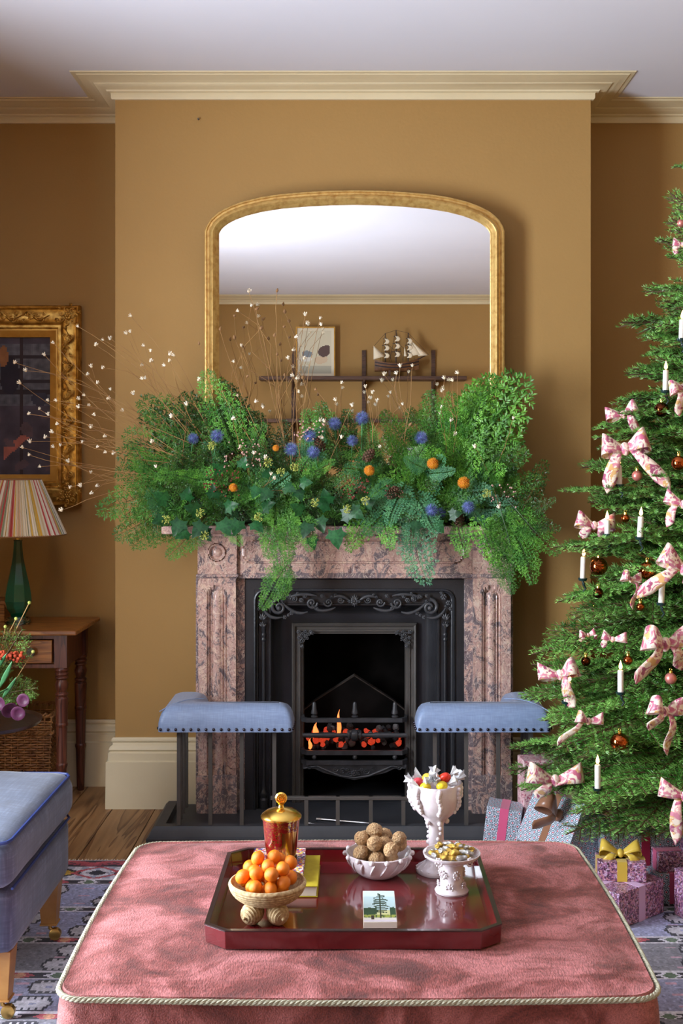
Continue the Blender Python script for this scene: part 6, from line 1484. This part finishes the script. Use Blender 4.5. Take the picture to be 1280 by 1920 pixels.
# pine cones, berries
cn = MB()
for k in range(60):
    t = k/60; a = k*2.39996; r = .026*math.sin(PI*(.15+.8*t))**.8; z = -.03+.06*t; c, s = math.cos(a), math.sin(a)
    cn.add([(c*.004, s*.004, z), (c*r*.8-s*.006, s*r*.8+c*.006, z+.006), (c*r, s*r, z+.010), (c*r*.8+s*.006, s*r*.8-c*.006, z+.006), (c*r*.8, s*r*.8, z+.001)], [(0, 1, 2), (0, 2, 3), (1, 4, 3, 2), (0, 4, 1), (0, 3, 4)])
cn_me = cn.mesh('pine_cone', m_cone, 0)
for (px, py, w_) in [(690, 855, 'right of centre'), (600, 835, 'between the blue thistles'), (735, 925, 'beside the plumosa fern'), (860, 975, 'low at the right')]:
    tag(link('pine_cone', cn_me, loc=P(px, py, 4.74), rot=(R(-.8, .8), R(-.8, .8), 0)), 'small brown pine cone %s in the garland' % w_, 'pine cone', 'pine cones in the garland')
for (px, py, n_, sp_, m_, w_) in [(415, 905, 60, 34, m_berry, 'dark red, above the left ivy'), (665, 915, 40, 26, m_berry, 'dark red, under the left yellow flower'), (738, 920, 26, 18, m_cone, 'brown, beside the plumosa fern'), (940, 930, 22, 30, m_pinkb, 'pink and sparse, at the right end'), (455, 850, 40, 36, m_pinkb, 'pale pink, in the upper left'), (580, 810, 34, 28, m_pinkb, 'pale pink, round the paired thistles')]:
    c = P(px, py+12, 4.80); t = thing('berry_spray', 'spray of tiny berries, %s in the garland' % w_, 'berries', c, group='berry sprays in the garland'); mb = MB(); mb2 = MB()
    for k in range(n_):
        e = P(px+R(-1, 1)*sp_, py+R(-1, 1)*sp_*.75, R(4.69, 4.74)); mb.tube([c, c.lerp(e, .6)+Vector((0, 0, .006)), e], .0006, 3, cap=False); mb2.ball(e, R(.0028, .0042), 7, 5)
    mb.build('stems', m_twig, t); mb2.build('berries', m_, t)['kind'] = 'stuff'
# vases half hidden in the foliage
vs_ = tag(MB().lathe([(0, .001), (.03, 0), (.045, .01), (.052, .05), (.045, .09), (.032, .115), (.036, .15), (.033, .15), (.029, .115), (.042, .088), (.048, .05), (.04, .012), (0, .008)], 32, (PXm(783, 4.88), 4.885, PZm(905, 4.88))).build('white_vase', m_ceramic), 'white glazed vase mostly hidden in the garland, right of centre', 'vase')
# dried seed-head stems
sd_me = MB().ball((0, 0, 0), .0042, 8, 6, (1, 1, 1.15))
for k in range(6): a = 2*PI*k/6; sd_me.add([(.003*math.cos(a), .003*math.sin(a), 0), (.0062*math.cos(a-.4), .0062*math.sin(a-.4), .004), (.0072*math.cos(a), .0072*math.sin(a), .0075), (.0062*math.cos(a+.4), .0062*math.sin(a+.4), .004)], [(0, 1, 2, 3)])
sd_me = sd_me.mesh('seed_head', m_seed, 0); sdd_me = MB().lathe([(0, -.004), (.004, -.002), (.005, .003), (.003, .008), (.001, .012), (0, .013)], 8).mesh('seed_head', m_seedd, 60)
def dried(root, tips, Yr, Yt, lab, curve=.12, brown=0):
    root = P(root[0], root[1], Yr); T = [(P(a, b, Yt+R(-.03, .03))) for a, b in tips]; T.sort(key=lambda q: -(q-root).length)
    t = thing('dried_flower_stem', lab, 'dried flowers', root, group='dried seed head stems in the garland'); mb = MB(); main = T[0]; d = main-root; side = Vector((-d.z, 0, d.x)).normalized()*random.choice((-1, 1))*curve*d.length
    def mp_(u): return root+d*u+side*4*u*(1-u)*.5+Vector((R(-.003, .003), 0, R(-.003, .003)))
    N_ = 12; pts_ = [mp_(i/N_) for i in range(N_+1)]; pts_[-1] = main; pts_[0] = root; mb.tube(pts_, [.0015-.0006*i/N_ for i in range(N_+1)], 5, cap=False)
    for q in T[1:]:
        u = min(.88, max(.25, ((q-root).dot(d)/d.length_squared)-.32)); i = int(u*N_); b = pts_[i]; e = q-b; sdv = Vector((-e.z, 0, e.x))*R(-.22, .22)
        mb.tube([b, b+e*.33+sdv, b+e*.7+sdv*.8, q], [.0010, .0009, .0008, .0007], 4, cap=False)
    mb.build('stem', m_stem, t)
    for q in T: link('seed_head', sdd_me if R(0, 1) < brown else sd_me, t, world=False, loc=q-wloc(t), rot=(R(-1, 1), R(-1, 1), R(0, 6)), scale=R(1.0, 1.5))
LT = [(245, 592), (244, 622), (237, 625), (146, 612), (179, 647), (206, 635), (193, 637), (171, 687), (163, 702), (192, 690), (182, 718), (207, 730), (202, 747), (158, 741), (165, 760), (148, 748), (267, 710), (250, 738), (230, 770), (177, 778), (147, 763), (27, 680), (48, 695), (37, 718), (83, 665), (100, 643), (90, 751), (105, 751), (73, 767), (53, 776), (90, 777), (106, 795), (98, 810), (84, 820), (56, 828), (42, 839), (54, 853), (100, 838), (113, 835), (75, 875), (128, 865), (170, 886), (151, 911), (181, 911), (131, 914), (115, 957), (170, 925), (154, 829), (195, 818), (282, 658), (270, 648), (318, 664), (326, 666), (317, 677), (308, 685), (265, 685), (272, 709), (282, 677), (198, 848), (170, 801), (182, 838), (212, 850), (320, 782), (284, 828)]
ang = lambda q: math.atan2(q[1]-880, q[0]-440)
LT.sort(key=lambda q: (ang(q)) % (2*PI))
for i in range(0, len(LT), 3):
    g = LT[i:i+3]; c = (sum(q[0] for q in g)/len(g), sum(q[1] for q in g)/len(g)); where = 'against the gilt painting' if c[0] < 130 else ('over the alcove edge' if c[0] < 215 else 'over the ochre wall')
    hgt = 'high' if c[1] < 700 else ('middle height' if c[1] < 830 else 'low')
    dried((R(400, 450), R(870, 915)), g, 4.86, R(4.70, 4.84), 'dried stem with white seed heads fanning left, %s, %s' % (hgt, where))
CT = [((540, 900), [(466, 546), (446, 583), (439, 592), (471, 573)], 0.3), ((545, 900), [(519, 546), (534, 585), (532, 613), (514, 630)], .6), ((550, 900), [(572, 590), (575, 606), (554, 632), (549, 656)], .1), ((560, 900), [(600, 597), (602, 609), (570, 672), (540, 672)], .1), ((530, 900), [(412, 618), (440, 634), (452, 648), (489, 616)], .3), ((520, 900), [(373, 645), (438, 678), (463, 706), (372, 712)], .4), ((560, 900), [(519, 665), (534, 704), (549, 704), (480, 580)], .2), ((570, 900), [(560, 735), (556, 709), (567, 709)], .2), ((530, 890), [(479, 753), (493, 764), (445, 742)], .2),
      ((700, 900), [(640, 718), (591, 731), (608, 790)], .1), ((700, 900), [(685, 725), (692, 745), (698, 736), (707, 752)], .2), ((740, 900), [(720, 702), (750, 686), (743, 700), (773, 686)], .1), ((745, 900), [(732, 736), (755, 758), (768, 797), (711, 838)], .4), ((840, 900), [(833, 709), (848, 713), (858, 699), (828, 733)], .0), ((835, 900), [(827, 764), (825, 775), (845, 788), (852, 815)], .1), ((650, 900), [(600, 788), (620, 770), (629, 750)], .1), ((480, 930), [(450, 838), (476, 850), (463, 872), (497, 858)], .1), ((600, 940), [(604, 820), (660, 760), (640, 820)], .1), ((500, 960), [(436, 785), (508, 889), (515, 897), (546, 920)], .1), ((900, 940), [(962, 784), (935, 951), (890, 838)], 0), ((330, 900), [(350, 758), (284, 828), (292, 875), (321, 781)], 0)]
for i, (r0, tp, br) in enumerate(CT):
    w_ = 'in front of the mirror, left' if i < 9 else ('before the mirror, right of middle' if i < 13 else 'among the ferns')
    dried(r0, tp, 4.84, R(4.76, 4.82) if i < 16 else 4.70, 'branching dried stem with seed heads %s, %s' % (w_, ['tallest', 'straight and tall', 'leaning right', 'far right leaning', 'leaning left', 'lowest left', 'inner', 'by the shelf upright', 'short'][i] if i < 9 else ['wide spreading', 'thin', 'tall', 'brown', 'topmost right', 'curved right', 'left', 'low left', 'centre', 'lowest', 'right end', 'left end'][i-9]), curve=.06, brown=br)
print('branches', nb, 'objects', len(bpy.data.objects), 'tris', sum(len(m.loop_triangles) if (m.calc_loop_triangles() or True) else 0 for m in bpy.data.meshes))
